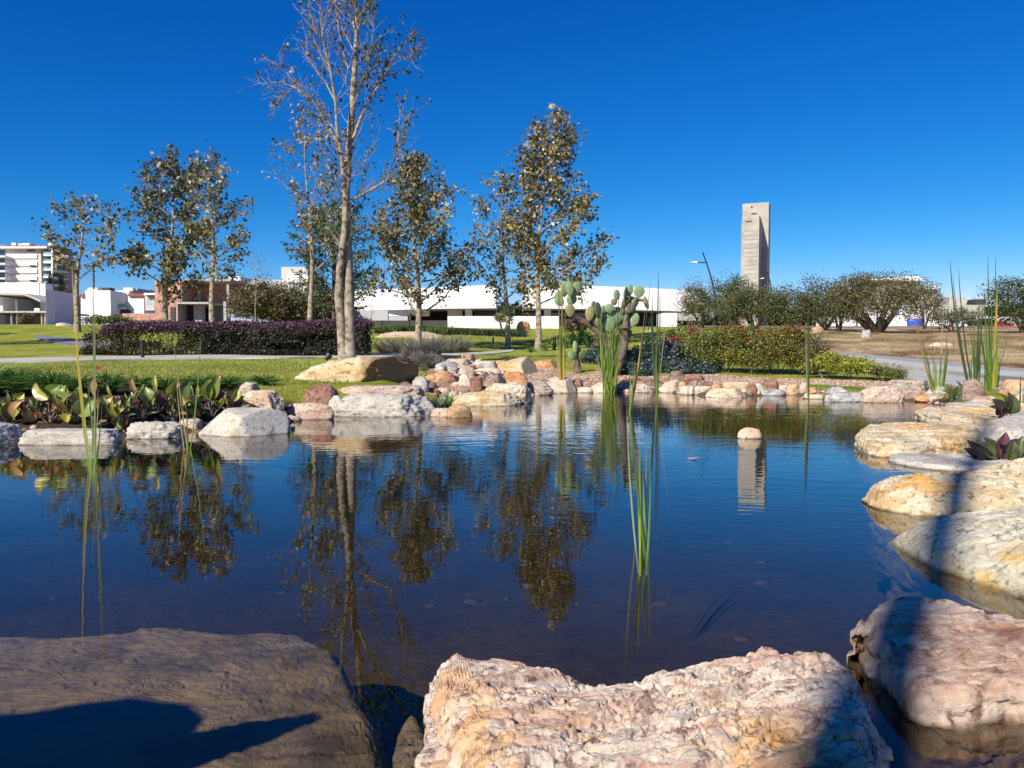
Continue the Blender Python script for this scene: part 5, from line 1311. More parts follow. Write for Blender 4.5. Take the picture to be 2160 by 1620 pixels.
# ------------------------------------------------------------------ hedge
def hedge():
    Y0, Y1 = 20.2, 21.6; a = P(172, 752, Y0); b = P(772, 752, Y0); zt = P(450, 674, Y0).z
    t = thing('hedge', 'long clipped purple leaved hedge running behind the footpath', 'hedge', ((a.x + b.x) / 2, Y0, gz(a.x + 3, Y0)), None)
    r = np.random.default_rng(81); N = 52000; x = r.uniform(a.x, b.x, N); face = r.uniform(0, 1, N); dep = np.abs(r.normal(size=N)) * .10
    y = np.where(face < .62, Y0 + dep, r.uniform(Y0, Y1, N)); hgt = zt + .06 * fbm(np.stack([x * .9, y, x * 0], 1), 3) * 2 - .12 * (1 - (x - a.x) / (b.x - a.x))
    g = ground_z(x, y); z = np.where(face < .62, g + (hgt - g) * r.uniform(0, 1, N), hgt - dep)
    y = y + .10 * fbm(np.stack([x * 1.5, z * 2.5, x * 0], 1), 3) * 2 + np.maximum(0, (z - g) / (hgt - g) - .8) * .4
    endl = (x - a.x) < .5; z = np.where(endl & (z > g + .55), g + r.uniform(0, .6, N), z)
    z = z + r.normal(size=N) * .015
    # leaves are purple towards the top of the hedge, dark green lower down
    top_share = np.clip((z - g) / (hgt - g) * 3.2 - 2.1 + r.normal(size=N) * .22, 0, 1)[:, None]
    low_leaf = pal(r, N, [(.028,.03,.018),(.045,.045,.025),(.035,.022,.026),(.07,.07,.04)], None, .3); new = pal(r, N, [(.16,.07,.12),(.11,.045,.085),(.22,.12,.17),(.09,.05,.05)], None, .25)
    # a thin patch low on the left where the lawn shows through
    thin = fbm(np.stack([x * 1.6, z * 4, x * 0 + 8], 1), 3) * 1.6 + .55 * np.exp(-((x - a.x - 2.0) / 1.5) ** 2) + .25 * np.exp(-((z - g - .32) / .22) ** 2) - .42
    keep = r.uniform(0, 1, N) > np.clip(thin * 2.5, 0, .85) * (z < g + .62)
    c = low_leaf * (1 - top_share) + new * top_share
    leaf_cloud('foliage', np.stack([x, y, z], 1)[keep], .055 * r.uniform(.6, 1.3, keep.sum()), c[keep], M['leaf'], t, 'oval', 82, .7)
    mb = MB()
    for i in range(60):
        X = a.x + (b.x - a.x) * (i + .5) / 60 + r.normal() * .03; q = np.array([X, Y0 + .5, gz(X, Y0 + .5)])
        for _ in range(3): mb.tube([q, q + [r.normal() * .12, r.normal() * .15, .45], q + [r.normal() * .3, -.3 + r.normal() * .1, .8]], [.012, .008, .004], 4, cap=False)
    mb.build('stems', M['twig'], t)
    # dense inner twigs: dark leaves filling the core
    n = 22000; x = r.uniform(a.x + 3.2, b.x - .1, n); y = r.uniform(Y0 + .15, Y1, n); g = ground_z(x, y); z = g + (zt - .08 - g) * r.uniform(0, 1, n)
    leaf_cloud('inner_leaves', np.stack([x, y, z], 1), .10 * r.uniform(.6, 1.2, n), pal(r, n, [(.025,.025,.018),(.035,.03,.02)], None, .2), M['leaf'], t, 'quad', 83, .2)
hedge()

# ------------------------------------------------------------------ lawn blades (uncountable)
def lawn(name, pxpoly, n, seed, hgt, cols, label, keepout=()):
    poly = zone_poly(pxpoly); q = pts_in(poly, n, seed); k = sdist(q[:, 0], q[:, 1], POND) > .35
    for kp in keepout: k &= sdist(q[:, 0], q[:, 1], kp) > 0
    q = q[k]; r = np.random.default_rng(seed); m = len(q)
    tip = q + np.stack([r.normal(size=m) * hgt * .6, r.normal(size=m) * hgt * .6, hgt * r.uniform(.5, 1.2, m)], 1)
    c = pal(r, m, cols, None, .25); tone = 1 + .35 * fbm(q * np.array([.8, .8, 0]) + 3, 3)[:, None]; c = np.clip(c * tone, .01, .6)
    w = hgt * .28; d = unit(r.normal(size=(m, 3)) * [1, 1, 0]); V = np.stack([q - d * w / 2 - [0,0,.01], q + d * w / 2 - [0,0,.01], tip], 1)
    Fx = np.arange(m * 3).reshape(m, 3); o = mesh_np(name, V.reshape(-1, 3), Fx, M['leaf'], colors=np.repeat(c, 3, 0)); stuff(o, label)
LW = [(.28,.33,.04),(.40,.39,.07),(.22,.27,.03),(.46,.42,.14),(.15,.19,.03)]
PATH_L = zone_poly([(-260,774),(0,767),(300,760),(560,757),(700,755),(850,753),(850,748),(700,749),(560,750),(300,752.5),(0,758.5),(-260,763)])
lawn('grass', [(-300,778),(0,769),(300,761),(600,758),(900,760),(900,800),(870,815),(700,812),(640,846),(560,836),(400,812),(0,800),(-300,810)], 110000, 91, .035, LW, 'short turf between the footpath and the pond', (Z_BED, Z_LAV))
lawn('grass', [(-300,755),(0,756),(170,752),(175,700),(0,686),(-300,684)], 26000, 92, .06, [(.22,.31,.03),(.30,.36,.05),(.15,.21,.03)], 'turf rising towards the houses at the left')
lawn('grass', [(985,748),(1040,750),(1110,742),(1180,742),(1260,740),(1250,776),(1120,762),(1050,758),(1000,756)], 30000, 93, .045, LW, 'turf between the rock pile and the tallest sycamore', (Z_GRAVEL,))
lawn('grass', [(1490,822),(1500,812),(1700,812),(1880,822),(1830,836),(1700,826),(1600,822)], 12000, 94, .03, [(.12,.19,.03),(.18,.22,.04)], 'strip of green turf behind the far shore stones')
lawn('grass', [(780,735),(1110,735),(1260,728),(1500,735),(1500,712),(1250,705),(1100,704),(780,712)], 30000, 95, .07, LW, 'turf in front of the gallery building')
# dry grass of the field
lawn('dry_grass', [(1760,741),(2000,760),(2300,775),(2300,712),(1760,710)], 24000, 96, .05, [(.42,.32,.16),(.30,.20,.10),(.24,.24,.08),(.48,.40,.26)], 'dry straw coloured grass of the field')

# ------------------------------------------------------------------ tufts and grasses
def tuft(name, label, cat, px, yb, h_px, spread_px, n, c0, c1, seed, wid=.012, Y=None, group=None, part='foliage', sagk=.25, mat='reed', seg=4, up0=.45, basew=.15):
    b = hit(px, yb) if Y is None else P(px, yb, Y)
    if Y is not None: b = Vector((b.x, Y, gz(b.x, Y)))
    k = b.y / F; H = h_px * k; S = spread_px * k / 2; r = np.random.default_rng(seed)
    t = thing(name, label, cat, b, group); az = r.uniform(0, 6.283, n); out = np.sqrt(r.uniform(0, 1, n)); u = np.stack([np.cos(az), np.sin(az), 0 * az], 1)
    base = np.array(b) + u * (out * S * basew)[:, None]; hh = H * r.uniform(up0, 1.05, n) * (1 - .45 * out ** 2)
    tip = base + u * (out * S)[:, None] + np.stack([0*hh, 0*hh, hh], 1); sag = np.stack([-u[:, 0] * out * S * sagk, -u[:, 1] * out * S * sagk, hh * sagk * out * 1.1], 1)
    blades(part, base, tip, wid * r.uniform(.6, 1.2, n), pal(r, n, c0, None, .2), pal(r, n, c1, None, .25), M[mat], t, seg, sag, seed); return t
GR = [(.03,.07,.015),(.05,.10,.02)]; GR2 = [(.08,.18,.03),(.05,.12,.02),(.14,.24,.05)]
labs = ['at the left edge', 'behind the curled leaf with a dry edge', 'with upright tips left of the tall yellow reed', 'right of the tall yellow reed', 'behind the wilted brown leaf', 'behind the upright pale leaf',
        'near the thin pale stalks', 'behind the brown tipped leaves', 'next to the small upright pinkish stone', 'at the lawn edge right of the pinkish stone']
for i, (x, yb, h, s, nn) in enumerate([(-15,838,72,130,260),(45,836,68,120,260),(112,838,62,120,240),(165,836,52,110,220),(228,834,56,110,220),(292,832,46,100,190),(352,830,44,100,180),(420,826,42,100,180),(478,822,36,90,150),(556,814,26,70,120)]):
    tuft('mondo_grass', 'dark green grassy clump ' + labs[i], 'grass clump', x, yb, h, s, int(nn * 1.2), GR, GR2, 300 + i, .02, group='dark grassy clumps on the left bank', sagk=.35, basew=.3)
LV0 = [(.12,.09,.06),(.09,.10,.05)]; LV1 = [(.24,.20,.20),(.30,.25,.18),(.18,.17,.17),(.13,.15,.08)]
labs = ['left end of the lavender bed', 'lavender bed just left of the broad sycamore trunk', 'foot of the broad sycamore trunk', 'right side of the broad sycamore trunk', 'middle of the lavender bed', 'behind the dark bollard in the lavender bed', 'front of the lavender bed above the boulder', 'front right of the lavender bed', 'right end of the sandstone boulder']
for i, (x, yb, h, s, nn) in enumerate([(815,745,40,60,260),(848,748,46,64,300),(880,752,50,64,320),(915,750,52,60,300),(945,746,48,60,280),(975,742,44,50,220),(862,764,34,60,260),(898,770,34,60,260),(925,778,26,50,200)]):
    tuft('lavender', 'dry grey purple lavender clump at the ' + labs[i] if 'behind' not in labs[i] else 'dry grey purple lavender clump ' + labs[i], 'lavender', x, yb, h, s, nn, LV0, LV1, 330 + i, .014, group='lavender clumps around the broad sycamore', sagk=.1, basew=.45)
AG0 = [(.12,.20,.04),(.16,.24,.05)]; AG1 = [(.16,.28,.05),(.22,.32,.07),(.10,.18,.04)]
for i, (x, yb, h, s) in enumerate([(1120,745,14,26),(1150,741,22,36),(1168,738,24,38),(1186,735,26,38),(1204,731,26,38),(1222,728,26,38),(1240,724,24,36),(1156,730,20,34),(1178,724,20,34),(1206,718,20,34),(1232,714,20,34)]):
    tuft('strappy_plant', ['bright green strappy plant left of the tallest sycamore trunk', 'bright green strappy plant right at the tallest sycamore trunk', 'second bright strappy plant right of the tallest sycamore trunk in the front row', 'third bright strappy plant right of the tallest sycamore trunk in the front row', 'bright strappy plant directly behind the yellow reed stalks', 'bright strappy plant just right of the yellow reed stalks', 'last bright strappy plant in the front row beside the cactus',
        'first bright strappy plant of the back row by the tallest sycamore', 'second bright strappy plant of the back row', 'third bright strappy plant of the back row behind the yellow reeds', 'last bright strappy plant of the back row beside the cactus arm'][i],
        'plant', x, yb, h, s, 70, AG0, AG1, 350 + i, .05, group='bright strappy plants beside the tallest sycamore', sagk=.3, basew=.2)
# rows of low ground cover further back
def cover(name, x0, x1, yb, h, Y, n, cols, seed, label, depth=2.5):
    r = np.random.default_rng(seed); a = P(x0, yb, Y); b = P(x1, yb, Y); k = Y / F; x = r.uniform(a.x, b.x, n); y = Y + r.uniform(0, depth, n); z = ground_z(x, y)
    base = np.stack([x, y, z], 1); tip = base + np.stack([r.normal(size=n) * .12, r.normal(size=n) * .12, h * k * r.uniform(.5, 1.1, n)], 1)
    c = pal(r, n, cols, None, .25); o = blades(name, base, tip, .05, c * .7, c, M['reed'], None, 3, None, seed, loc=(a.x, Y, a.z)); stuff(o, label)
cover('ground_cover', 790, 940, 702, 16, 46, 3500, [(.09,.17,.03),(.14,.22,.04),(.05,.10,.02)], 401, 'bright strappy ground cover behind the lavender')
cover('ground_cover', 940, 1110, 708, 13, 47, 4000, [(.035,.06,.02),(.06,.09,.03)], 402, 'dark strappy ground cover before the low white wall')
# little green tufts by the water
tuft('water_iris', 'small dark green tuft right of the big pitted block', 'plant', 925, 862, 34, 44, 26, [(.05,.12,.04)], [(.08,.18,.07),(.25,.3,.25)], 411, .022, sagk=.1)
tuft('water_iris', 'small bright green fan shaped tuft in front of the terracotta stone', 'plant', 944, 860, 40, 46, 30, [(.12,.25,.05)], [(.10,.24,.08),(.16,.30,.10)], 412, .022, sagk=.1)
tuft('water_iris', 'tiny yellow green tuft behind the terracotta stone', 'plant', 938, 790, 24, 16, 14, [(.25,.30,.05)], [(.08,.14,.04)], 413, .02, sagk=.05)
for i, (x, yb, lab) in enumerate(((1150, 818, 'twiggy dry tuft above the striated stone'), (975, 768, 'dry twiggy weed at the top left of the rock pile'), (905, 776, 'dark dry weed between the sandstone boulder and the rock pile'))):
    tuft('dry_weed', lab, 'plant', x, yb, 22, 46, 60, LV0, [(.20,.14,.09),(.12,.10,.06)], 420 + i, .012)
tuft('water_iris', 'green rush clump with bent leaves left of the grey brown cone stone', 'plant', 2008, 848, 42, 90, 60, [(.06,.11,.03)], [(.12,.16,.05),(.25,.22,.10)], 430, .014, sagk=.4)

# blue green succulents
BL = [(.055,.095,.085),(.09,.14,.13),(.04,.065,.06),(.14,.19,.18)]
for i, (x, yb, w, h) in enumerate([(1252,768,40,26),(1280,778,40,26),(1318,786,54,44),(1350,788,54,52),(1380,786,54,56),(1412,782,56,54),(1444,780,54,46),(1472,780,48,44),(1500,780,44,34),(1430,788,40,22),(1475,788,50,24),(1350,792,40,20)]):
    lab = ['small blue green succulent right of the little cactus', 'small blue green succulent left of the dense reeds', 'blue green succulent mound just right of the big cactus trunk', 'second blue green mound right of the big cactus', 'tallest blue green mound behind the crossing reeds', 'blue green mound right of the tall thin reed pair',
           'blue green mound left of the lower one under the flowers', 'blue green mound touching the pink flowering shrub', 'low blue green mound under the flowering shrub', 'low front succulent above the grey purple boulder', 'pale low succulent at the front under the flowering shrub', 'lowest succulent in the shade right of the cactus trunk'][i]
    bushy('succulent', lab, 'succulent', x, yb, w * 1.35, h * 1.25, hit(x, yb).y, 2600, .06, BL, 440 + i, 0, lobes=20, umbrella=.02, shape='oval', mat='waxleaf', group='blue green succulents on the far bank', part='leaves', up=.8, jit=.3)
# flowering shrubs
BG = [(.11,.17,.02),(.17,.23,.03),(.04,.065,.015),(.26,.29,.06),(.14,.08,.03)]
PK = [(.50,.02,.10),(.60,.05,.18),(.40,.02,.05)]; RD = [(.35,.03,.03),(.45,.05,.05)]
bushy('bougainvillea', 'green shrub with bright pink flowers beside the tall thin reed pair', 'shrub', 1440, 756, 110, 74, 24.5, 6000, .065, BG, 461, 4, lobes=26, shape='oval', r0=.02, group='bougainvillea shrubs', flowers=(PK, 520, .10, lambda q: (np.sin(q[:, 0] * 5) * np.cos(q[:, 2] * 6) > .2) & (q[:, 0] < np.median(q[:, 0]) + .3)), trunkmat='twig', umbrella=.03)
bushy('bougainvillea', 'big green shrub with few red flowers left of the single thin reed', 'shrub', 1535, 789, 205, 112, 18.8, 22000, .042, BG, 462, 7, depth=1.7, lobes=52, shape='oval', r0=.018, group='bougainvillea shrubs', flowers=(RD + PK[:1], 420, .06, lambda q: (np.sin(q[:, 0] * 6 + 1) * np.cos(q[:, 2] * 9) > .5) | ((q[:, 2] > np.percentile(q[:, 2], 90)) & (np.sin(q[:, 0] * 7) > 0))), trunkmat='twig', umbrella=.03)
bushy('bougainvillea', 'big green shrub with reddish tips around the single thin reed', 'shrub', 1640, 790, 200, 108, 18.4, 22000, .042, BG + [(.24,.10,.04)], 463, 7, depth=1.7, lobes=52, shape='oval', r0=.018, group='bougainvillea shrubs', flowers=([(.30,.05,.03),(.28,.09,.04)], 520, .045, lambda q: (q[:, 2] > np.percentile(q[:, 2], 78))), trunkmat='twig', umbrella=.03)
bushy('bougainvillea', 'twiggy half bare shrub between the green and the yellow ones', 'shrub', 1708, 792, 110, 88, 18.2, 3600, .05, [(.16,.13,.06),(.10,.12,.04),(.22,.10,.06),(.2,.2,.07)], 464, 9, lobes=30, shape='oval', r0=.016, group='bougainvillea shrubs', trunkmat='twig', umbrella=.05)
YL = [(.30,.30,.03),(.22,.25,.03),(.13,.17,.03),(.38,.34,.05)]
bushy('yellow_shrub', 'bright yellow green shrub right of the thin reed', 'shrub', 1742, 797, 105, 56, 17.0, 4600, .045, YL, 465, 5, lobes=18, shape='oval', r0=.012, group='yellow green shrubs', trunkmat='twig')
bushy('yellow_shrub', 'yellow green shrub spreading towards the kerb', 'shrub', 1802, 801, 105, 48, 16.6, 3400, .045, YL, 466, 5, lobes=16, shape='oval', r0=.012, group='yellow green shrubs', trunkmat='twig')
bushy('yellow_shrub', 'low straggly green shrub at the end of the row by the concrete apron', 'shrub', 1870, 807, 110, 36, 16.2, 2000, .045, [(.14,.16,.05),(.2,.2,.06),(.08,.10,.03)], 467, 6, lobes=14, shape='oval', r0=.012, group='yellow green shrubs', trunkmat='twig')
bushy('shrub', 'round olive coloured bush behind the cactus arm', 'shrub', 1215, 712, 70, 40, 46, 2600, .10, [(.14,.15,.04),(.20,.19,.06),(.08,.09,.03)], 468, 3, lobes=14)
bushy('shrub', 'small green tree in the gap of the gallery building behind the dark trunk', 'shrub', 1062, 700, 44, 62, 56, 1500, .14, [(.12,.15,.05),(.18,.2,.08)], 469, 2, lobes=8)

# ------------------------------------------------------------------ cactus
def pad(parent, cx, cy, w, h, tilt, Y, face=0.0, col=None, seed=0, name='pad'):
    """an oval pad: pixels of its middle, width and height, lean in degrees, turned by face degrees"""
    k = Y / F; c = P(cx, cy, Y); r = np.random.default_rng(seed); v, f = ico(3)
    q = v.copy(); q[:, 0] *= (1 - .22 * np.clip(-q[:, 2], 0, 1) ** 1.2 * 1.0)
    n = fbm(q * 2.5 + seed, 3); q = q * (1 + .05 * n)[:, None]
    fa = math.radians(face); wt = w * k / 2 / max(.35, math.cos(fa)); q = q * np.array([wt, .028 + .012 * r.uniform(), h * k / 2])
    ca, sa = math.cos(fa), math.sin(fa); q = q @ np.array([[ca, sa, 0], [-sa, ca, 0], [0, 0, 1]])
    ti = math.radians(tilt); ct, st = math.cos(ti), math.sin(ti); q = q @ np.array([[ct, 0, -st], [0, 1, 0], [st, 0, ct]])
    base = np.array(col or (.13,.19,.09)) * (1 + .12 * r.normal()); cols = base[None] * (1 + .25 * fbm(v * 5 + seed, 3))[:, None]
    # spine cushions: small pale bumps in a lattice
    return mesh_np(name, q + np.array(c), f, M['cactus'], parent, smooth=True, colors=np.clip(cols, .01, .8))
m, nt, b = newmat('cactus_skin'); at = nd(nt, 'ShaderNodeAttribute', attribute_name='tint'); v = coords(nt)
vo = nd(nt, 'ShaderNodeTexVoronoi'); vo.inputs['Scale'].default_value = 24; nt.links.new(v, vo.inputs['Vector'])
cc = mix(nt, ramp(nt, vo.outputs['Distance'], [(.10, 1.0), (.22, 0.0)]), at.outputs['Color'], (.42,.38,.22))
cc = mix(nt, ramp(nt, noise(nt, v, 9, 5, .6), [(.60, 0.0), (.72, .7)]), cc, (.32,.27,.13))
nt.links.new(cc, b.inputs['Base Color']); b.inputs['Roughness'].default_value = .6; bump(nt, b, vo.outputs['Distance'], .5, .01)
M['cactus'] = m
def C3(X, Y_): return 1100 + X / 5.4, 560 + Y_ / 5.4
def cactus():
    Y = 17.6; g = hit(1300, 792); Y = g.y
    t = thing('prickly_pear', 'big prickly pear cactus with woody arms behind the dense green reeds', 'cactus', (g.x, Y, g.z))
    def stem(pts, rad, dy=0.0):
        pw = [P(*C3(a, b_), Y + dy * i / max(1, len(pts) - 1)) for i, (a, b_) in enumerate(pts)]
        q = MB().tube(pw, [x * Y / F / 5.4 for x in rad], 10).build('stem', M['woody'], t, smooth=True)
    stem([(1050,1240),(1040,1080),(990,900),(860,740),(760,660),(660,620),(590,600)], [70,58,52,44,38,36,30], -.3)
    stem([(1060,1240),(1120,1080),(1165,930),(1180,830),(1180,720)], [60,52,48,44,30], .1)
    stem([(1180,720),(1190,600),(1215,520),(1230,440),(1235,370)], [34,32,28,26,20], .2)
    stem([(1230,370),(1300,380),(1390,400)], [24,20,16], .1); stem([(1020,1000),(900,930),(850,880),(850,930)], [44,40,40,36], -.2)
    stem([(600,600),(600,670),(610,700)], [30,34,22], -.3); stem([(1180,560),(1250,520),(1300,480)], [22,18,14], .1)
    G = (.17,.25,.12); LG = (.23,.32,.16); YG = (.26,.23,.10); DG = (.08,.12,.06); BR = (.25,.16,.09)
    L = [(555,515,92,130,-5,20,YG),(495,265,86,150,8,35,LG),(548,265,78,150,-8,10,G),(620,270,92,150,18,15,LG),(430,335,92,84,-40,10,G),(432,405,86,112,-35,15,G),(570,385,100,112,22,20,LG),
        (780,548,90,152,6,20,YG),(868,505,72,152,-4,40,DG),(822,442,44,64,0,30,DG),(930,530,62,130,6,30,G),(880,640,66,122,10,40,G),(845,625,60,110,0,35,DG),
        (1000,490,92,92,0,10,G),(1085,520,140,84,5,5,G),(1050,600,200,120,-4,15,LG),(1000,680,120,136,-14,20,LG),(1100,650,140,150,18,10,G),(955,740,90,110,-20,30,G),(1040,740,100,90,0,20,YG),
        (1085,335,62,102,-5,25,G),(1055,415,64,64,-20,35,BR),(1232,282,66,122,4,20,LG),(1340,298,102,118,8,5,LG),(1188,330,42,150,4,60,DG),(1168,445,60,140,14,45,YG),(1232,382,50,58,-8,30,DG),(1292,430,66,136,26,45,LG),(1420,425,44,132,-18,50,YG),
        (1268,510,60,70,35,40,DG),(1285,622,92,146,20,12,LG),(1135,700,52,150,5,55,DG),(1200,610,46,110,10,60,G),(1212,725,56,160,24,50,LG),(1235,780,40,80,10,30,DG)]
    for i, (x, y, w, h, ti, fa, c) in enumerate(L):
        px_, py_ = C3(x, y); dy = (-.35 if x < 900 else (.15 if x > 1120 else 0)) + .12 * math.sin(i * 2.3)
        pad(t, px_, py_, w * 1.25 / 5.4, h * 1.18 / 5.4, ti, Y + dy, fa, c, 500 + i)
    # small one at its left
    g2 = hit(1218, 786); t2 = thing('prickly_pear', 'small prickly pear with a brown woody foot left of the big one', 'cactus', g2); Y2 = g2.y
    pw = [P(*C3(640, 1215), Y2), P(*C3(632, 1130), Y2), P(*C3(640, 1070), Y2)]; MB().tube(pw, [.10,.09,.06], 10).build('stem', M['woody'], t2, smooth=True)
    for i, (x, y, w, h, ti, fa, c) in enumerate([(568,1030,84,112,-12,25,G),(612,930,54,150,-4,30,LG),(625,1045,60,120,4,50,DG),(700,1020,100,120,28,20,DG),(655,960,44,90,12,50,G)]):  # the right hand pad is dark green to stand for its shade
        pad(t2, *C3(x, y), w / 5.4, h / 5.4, ti, Y2 + .05 * i, fa, c, 560 + i)
cactus()

# ------------------------------------------------------------------ reeds: each stalk and blade its own part
REEDC = {'ripe': ((.17,.30,.04), (.62,.38,.04)), 'green': ((.16,.26,.03), (.09,.15,.04)), 'lime': ((.33,.46,.02), (.12,.22,.03)), 'yellow': ((.62,.40,.03), (.42,.30,.06)), 'dark': ((.10,.14,.04), (.05,.07,.03)), 'dry': ((.42,.30,.10), (.25,.16,.08)), 'pale': ((.30,.33,.14), (.35,.30,.16))}
def reed(label, bx, by, lines, group='reeds standing in the water', Yb=None, extra=0, ex=(40, 120, 30), ecols=('green', 'dark', 'pale'), wid=.014):
    """lines: (tip px, tip py, colour, width share, bend in px, distance offset)"""
    b = W(bx, by) if Yb is None else P(bx, by, Yb); Y = b.y; k = Y / F; r = np.random.default_rng(int(bx) * 7 + int(by))
    t = thing('reed_clump', label, 'reed', (b.x, Y, 0), group)
    L = list(lines)
    for i in range(extra):
        L.append((bx + r.normal() * ex[2], by - r.uniform(ex[0], ex[1]), ecols[r.integers(0, len(ecols))], r.uniform(.4, 1), r.normal() * 10, r.normal() * .12))
    for i, (tx, ty, c, ws, bend, dy) in enumerate(L):
        base = np.array([[b.x + r.normal() * .02 * (1 + extra / 40), Y + r.normal() * .02 * (1 + extra / 40), -.12]])
        tip = np.array([P(tx, ty, Y + dy)]); sag = np.array([[bend * k * .5, 0, 0]]); c0, c1 = REEDC[c]
        blades('blade', base, tip, wid * ws * (1 if Y > 5 else .62), np.array([c0]) * (1 + .15 * r.normal()), np.array([c1]), M['reed'], t, 9, sag, i, vfold=.35)
reed('reed clump at the left with one tall orange yellow blade and a brown flower spike', 204, 985, [(152,560,'ripe',.95,-14,.25),(160,700,'ripe',.8,-10,.1),(196,560,'green',.9,-3,.15),(200,640,'pale',.8,2,0),(183,772,'dark',1.0,-6,.1),(190,840,'green',1.0,-4,0),(216,832,'green',1.0,5,0),(198,880,'green',.9,-2,.05),(208,800,'pale',.7,3,0)], wid=.016)
b = W(204, 985); o = MB().tube([P(198, 610, b.y + .14), P(197.5, 590, b.y + .14), P(197, 555, b.y + .15)], [.007, .009, .004], 8).build('spike', M['woody'], [x for x in bpy.data.objects if x.name.startswith('reed_clump')][-1], smooth=True)
reed('pair of hair thin stalks in front of the brown tipped leaves', 395, 945, [(368,728,'dry',.9,-3,.2),(372,800,'pale',.7,-4,.1),(424,705,'green',.8,8,.2),(392,845,'green',.9,0,0)], wid=.016)
reed('yellow reed stalks standing left of the dense green clump', 1185, 829, [(1178,585,'green',1.2,-2,0),(1186,560,'yellow',1.2,0,.1),(1192,640,'green',1.0,4,0),(1180,700,'yellow',1.4,-2,0),(1188,720,'yellow',1.5,2,0),(1174,690,'pale',.8,-3,.1),(1184,780,'yellow',1.8,0,0),(1187,770,'yellow',1.8,0,.02)], wid=.034)
reed('dense lime green reed clump in front of the big cactus', 1286, 829, [(1306,602,'dark',1.0,4,.1),(1316,610,'dark',1.0,6,.2),(1270,650,'green',1.2,-4,0),(1296,640,'green',1.2,2,0)], extra=75, ex=(60, 190, 14), ecols=('lime', 'green', 'lime', 'green', 'pale'), wid=.027)
reed('long slanting reed crossing in front of the succulents', 1322, 868, [(1352,728,'yellow',1.6,4,.1),(1362,640,'dry',1.1,8,.2),(1373,585,'dark',.8,10,.3),(1376,650,'dark',1.0,10,.1),(1340,760,'green',1.4,3,0),(1330,790,'pale',1.2,1,0)], wid=.022)
reed('pair of tall straight dark reeds right of the slanting one', 1386, 845, [(1389,570,'dark',1.3,0,.1),(1392,610,'dark',1.0,4,.15),(1373,650,'dark',1.6,-4,.1),(1376,620,'dark',1.2,-5,.1),(1384,730,'green',1.4,-2,0),(1418,610,'dry',.5,-6,.2)], wid=.026)
reed('bright green reed nearest the middle of the pond', 1354, 1156, [(1322,856,'pale',.9,-9,.1),(1334,880,'green',1.1,-7,0),(1345,985,'lime',1.3,-3,0),(1364,902,'pale',.9,5,.05),(1372,950,'green',1.0,6,0),(1350,920,'lime',1.0,-2,.02),(1385,840,'dark',.7,7,.1),(1356,1000,'lime',1.3,1,0)], wid=.017)
reed('single thin reed in front of the yellow shrub', 1703, 852, [(1705,640,'dark',1.1,3,.1),(1703,660,'green',1.1,-1,.1),(1700,690,'pale',.8,-4,0)], wid=.028)
reed('thin reed clump left of the tall clump at the right', 1978, 848, [(1924,632,'dry',1.0,-12,.2),(1932,650,'dry',.8,-10,.2),(1944,700,'green',1.2,-7,0),(1962,640,'dry',.8,-6,.1),(1990,650,'pale',.9,4,.1),(1998,700,'green',1.2,6,0),(1966,730,'green',1.2,-3,0),(1985,742,'green',1.3,2,0),(2000,730,'dark',1.2,6,.1),(1974,760,'lime',1.4,-1,0),(1958,760,'dark',1.2,-5,0)], extra=6, ex=(40, 100, 14), ecols=('green','lime'), wid=.028)
reed('tall reed clump with dark tips reaching above the mesquites at the right', 2058, 848, [(2004,545,'dark',1.2,-16,.2),(2010,575,'dark',1.0,-14,.2),(2022,565,'dark',1.0,-12,.1),(2048,690,'green',1.5,-3,0),(2054,680,'green',1.5,-2,0),(2066,640,'dark',1.4,3,0),(2060,720,'green',1.6,1,0),(2072,650,'dark',1.2,5,.1)], extra=8, ex=(60, 170, 10), ecols=('green','dark'), wid=.034)
reed('tall reed clump with one orange blade beside the dark purple leaves', 2088, 850, [(2084,538,'dark',1.0,-4,.1),(2100,536,'dark',1.1,3,.1),(2104,600,'yellow',1.6,3,0),(2101,620,'yellow',1.2,2,0),(2092,640,'green',1.3,1,0),(2078,640,'green',1.3,-3,0),(2110,740,'green',1.4,8,0),(2070,700,'green',1.3,-6,0)], extra=34, ex=(50, 170, 16), ecols=('lime','green','green','pale'), wid=.034)
reed('thin stray reed at the right edge above the dark leaves', 2156, 872, [(2153,790,'dark',1.0,-1,0),(2158,812,'green',1.0,2,0)], wid=.03)

# ------------------------------------------------------------------ broad leaved water plants
def broadleaf(parent, base, tip, width, col, seed, curl=.15, tipcol=None, face=None):
    r = np.random.default_rng(seed); base = np.array(base); tip = np.array(tip); d = tip - base; L = np.linalg.norm(d); d = d / L
    s = np.cross(d, np.array([0.1, -1, .15]) if face is None else np.array(face)); s /= np.linalg.norm(s); n = np.cross(s, d)
    nu, nv = 10, 7; V = []; C = []
    for i in range(nu):
        u = i / (nu - 1); wv = width * .5 * math.sin(math.pi * min(1, u * .92 + .06)) ** .8 * (1 - .25 * u)
        for j in range(nv):
            v = j / (nv - 1) * 2 - 1
            p = base + d * L * u + s * wv * v + n * (abs(v) ** 1.3 * wv * (.55 + curl) + math.sin(u * math.pi) * L * curl + .05 * L * math.sin(u * 9 + v * 2 + seed) * .5)
            V.append(p); k = 1 + .12 * math.sin(v * 22) * .5 + .15 * r.normal() * .4
            c = np.array(col) * k
            if tipcol is not None and (u > .78 or abs(v) > .85): c = np.array(tipcol) * k
            if abs(v) < .1: c = c * 1.35
            C.append(np.clip(c, .005, .8))
    fs = np.array([[i*nv+j, i*nv+j+1, (i+1)*nv+j+1, (i+1)*nv+j] for i in range(nu-1) for j in range(nv-1)])
    return mesh_np('leaf', np.array(V), fs, M['waxleaf'], parent, smooth=True, colors=np.array(C))
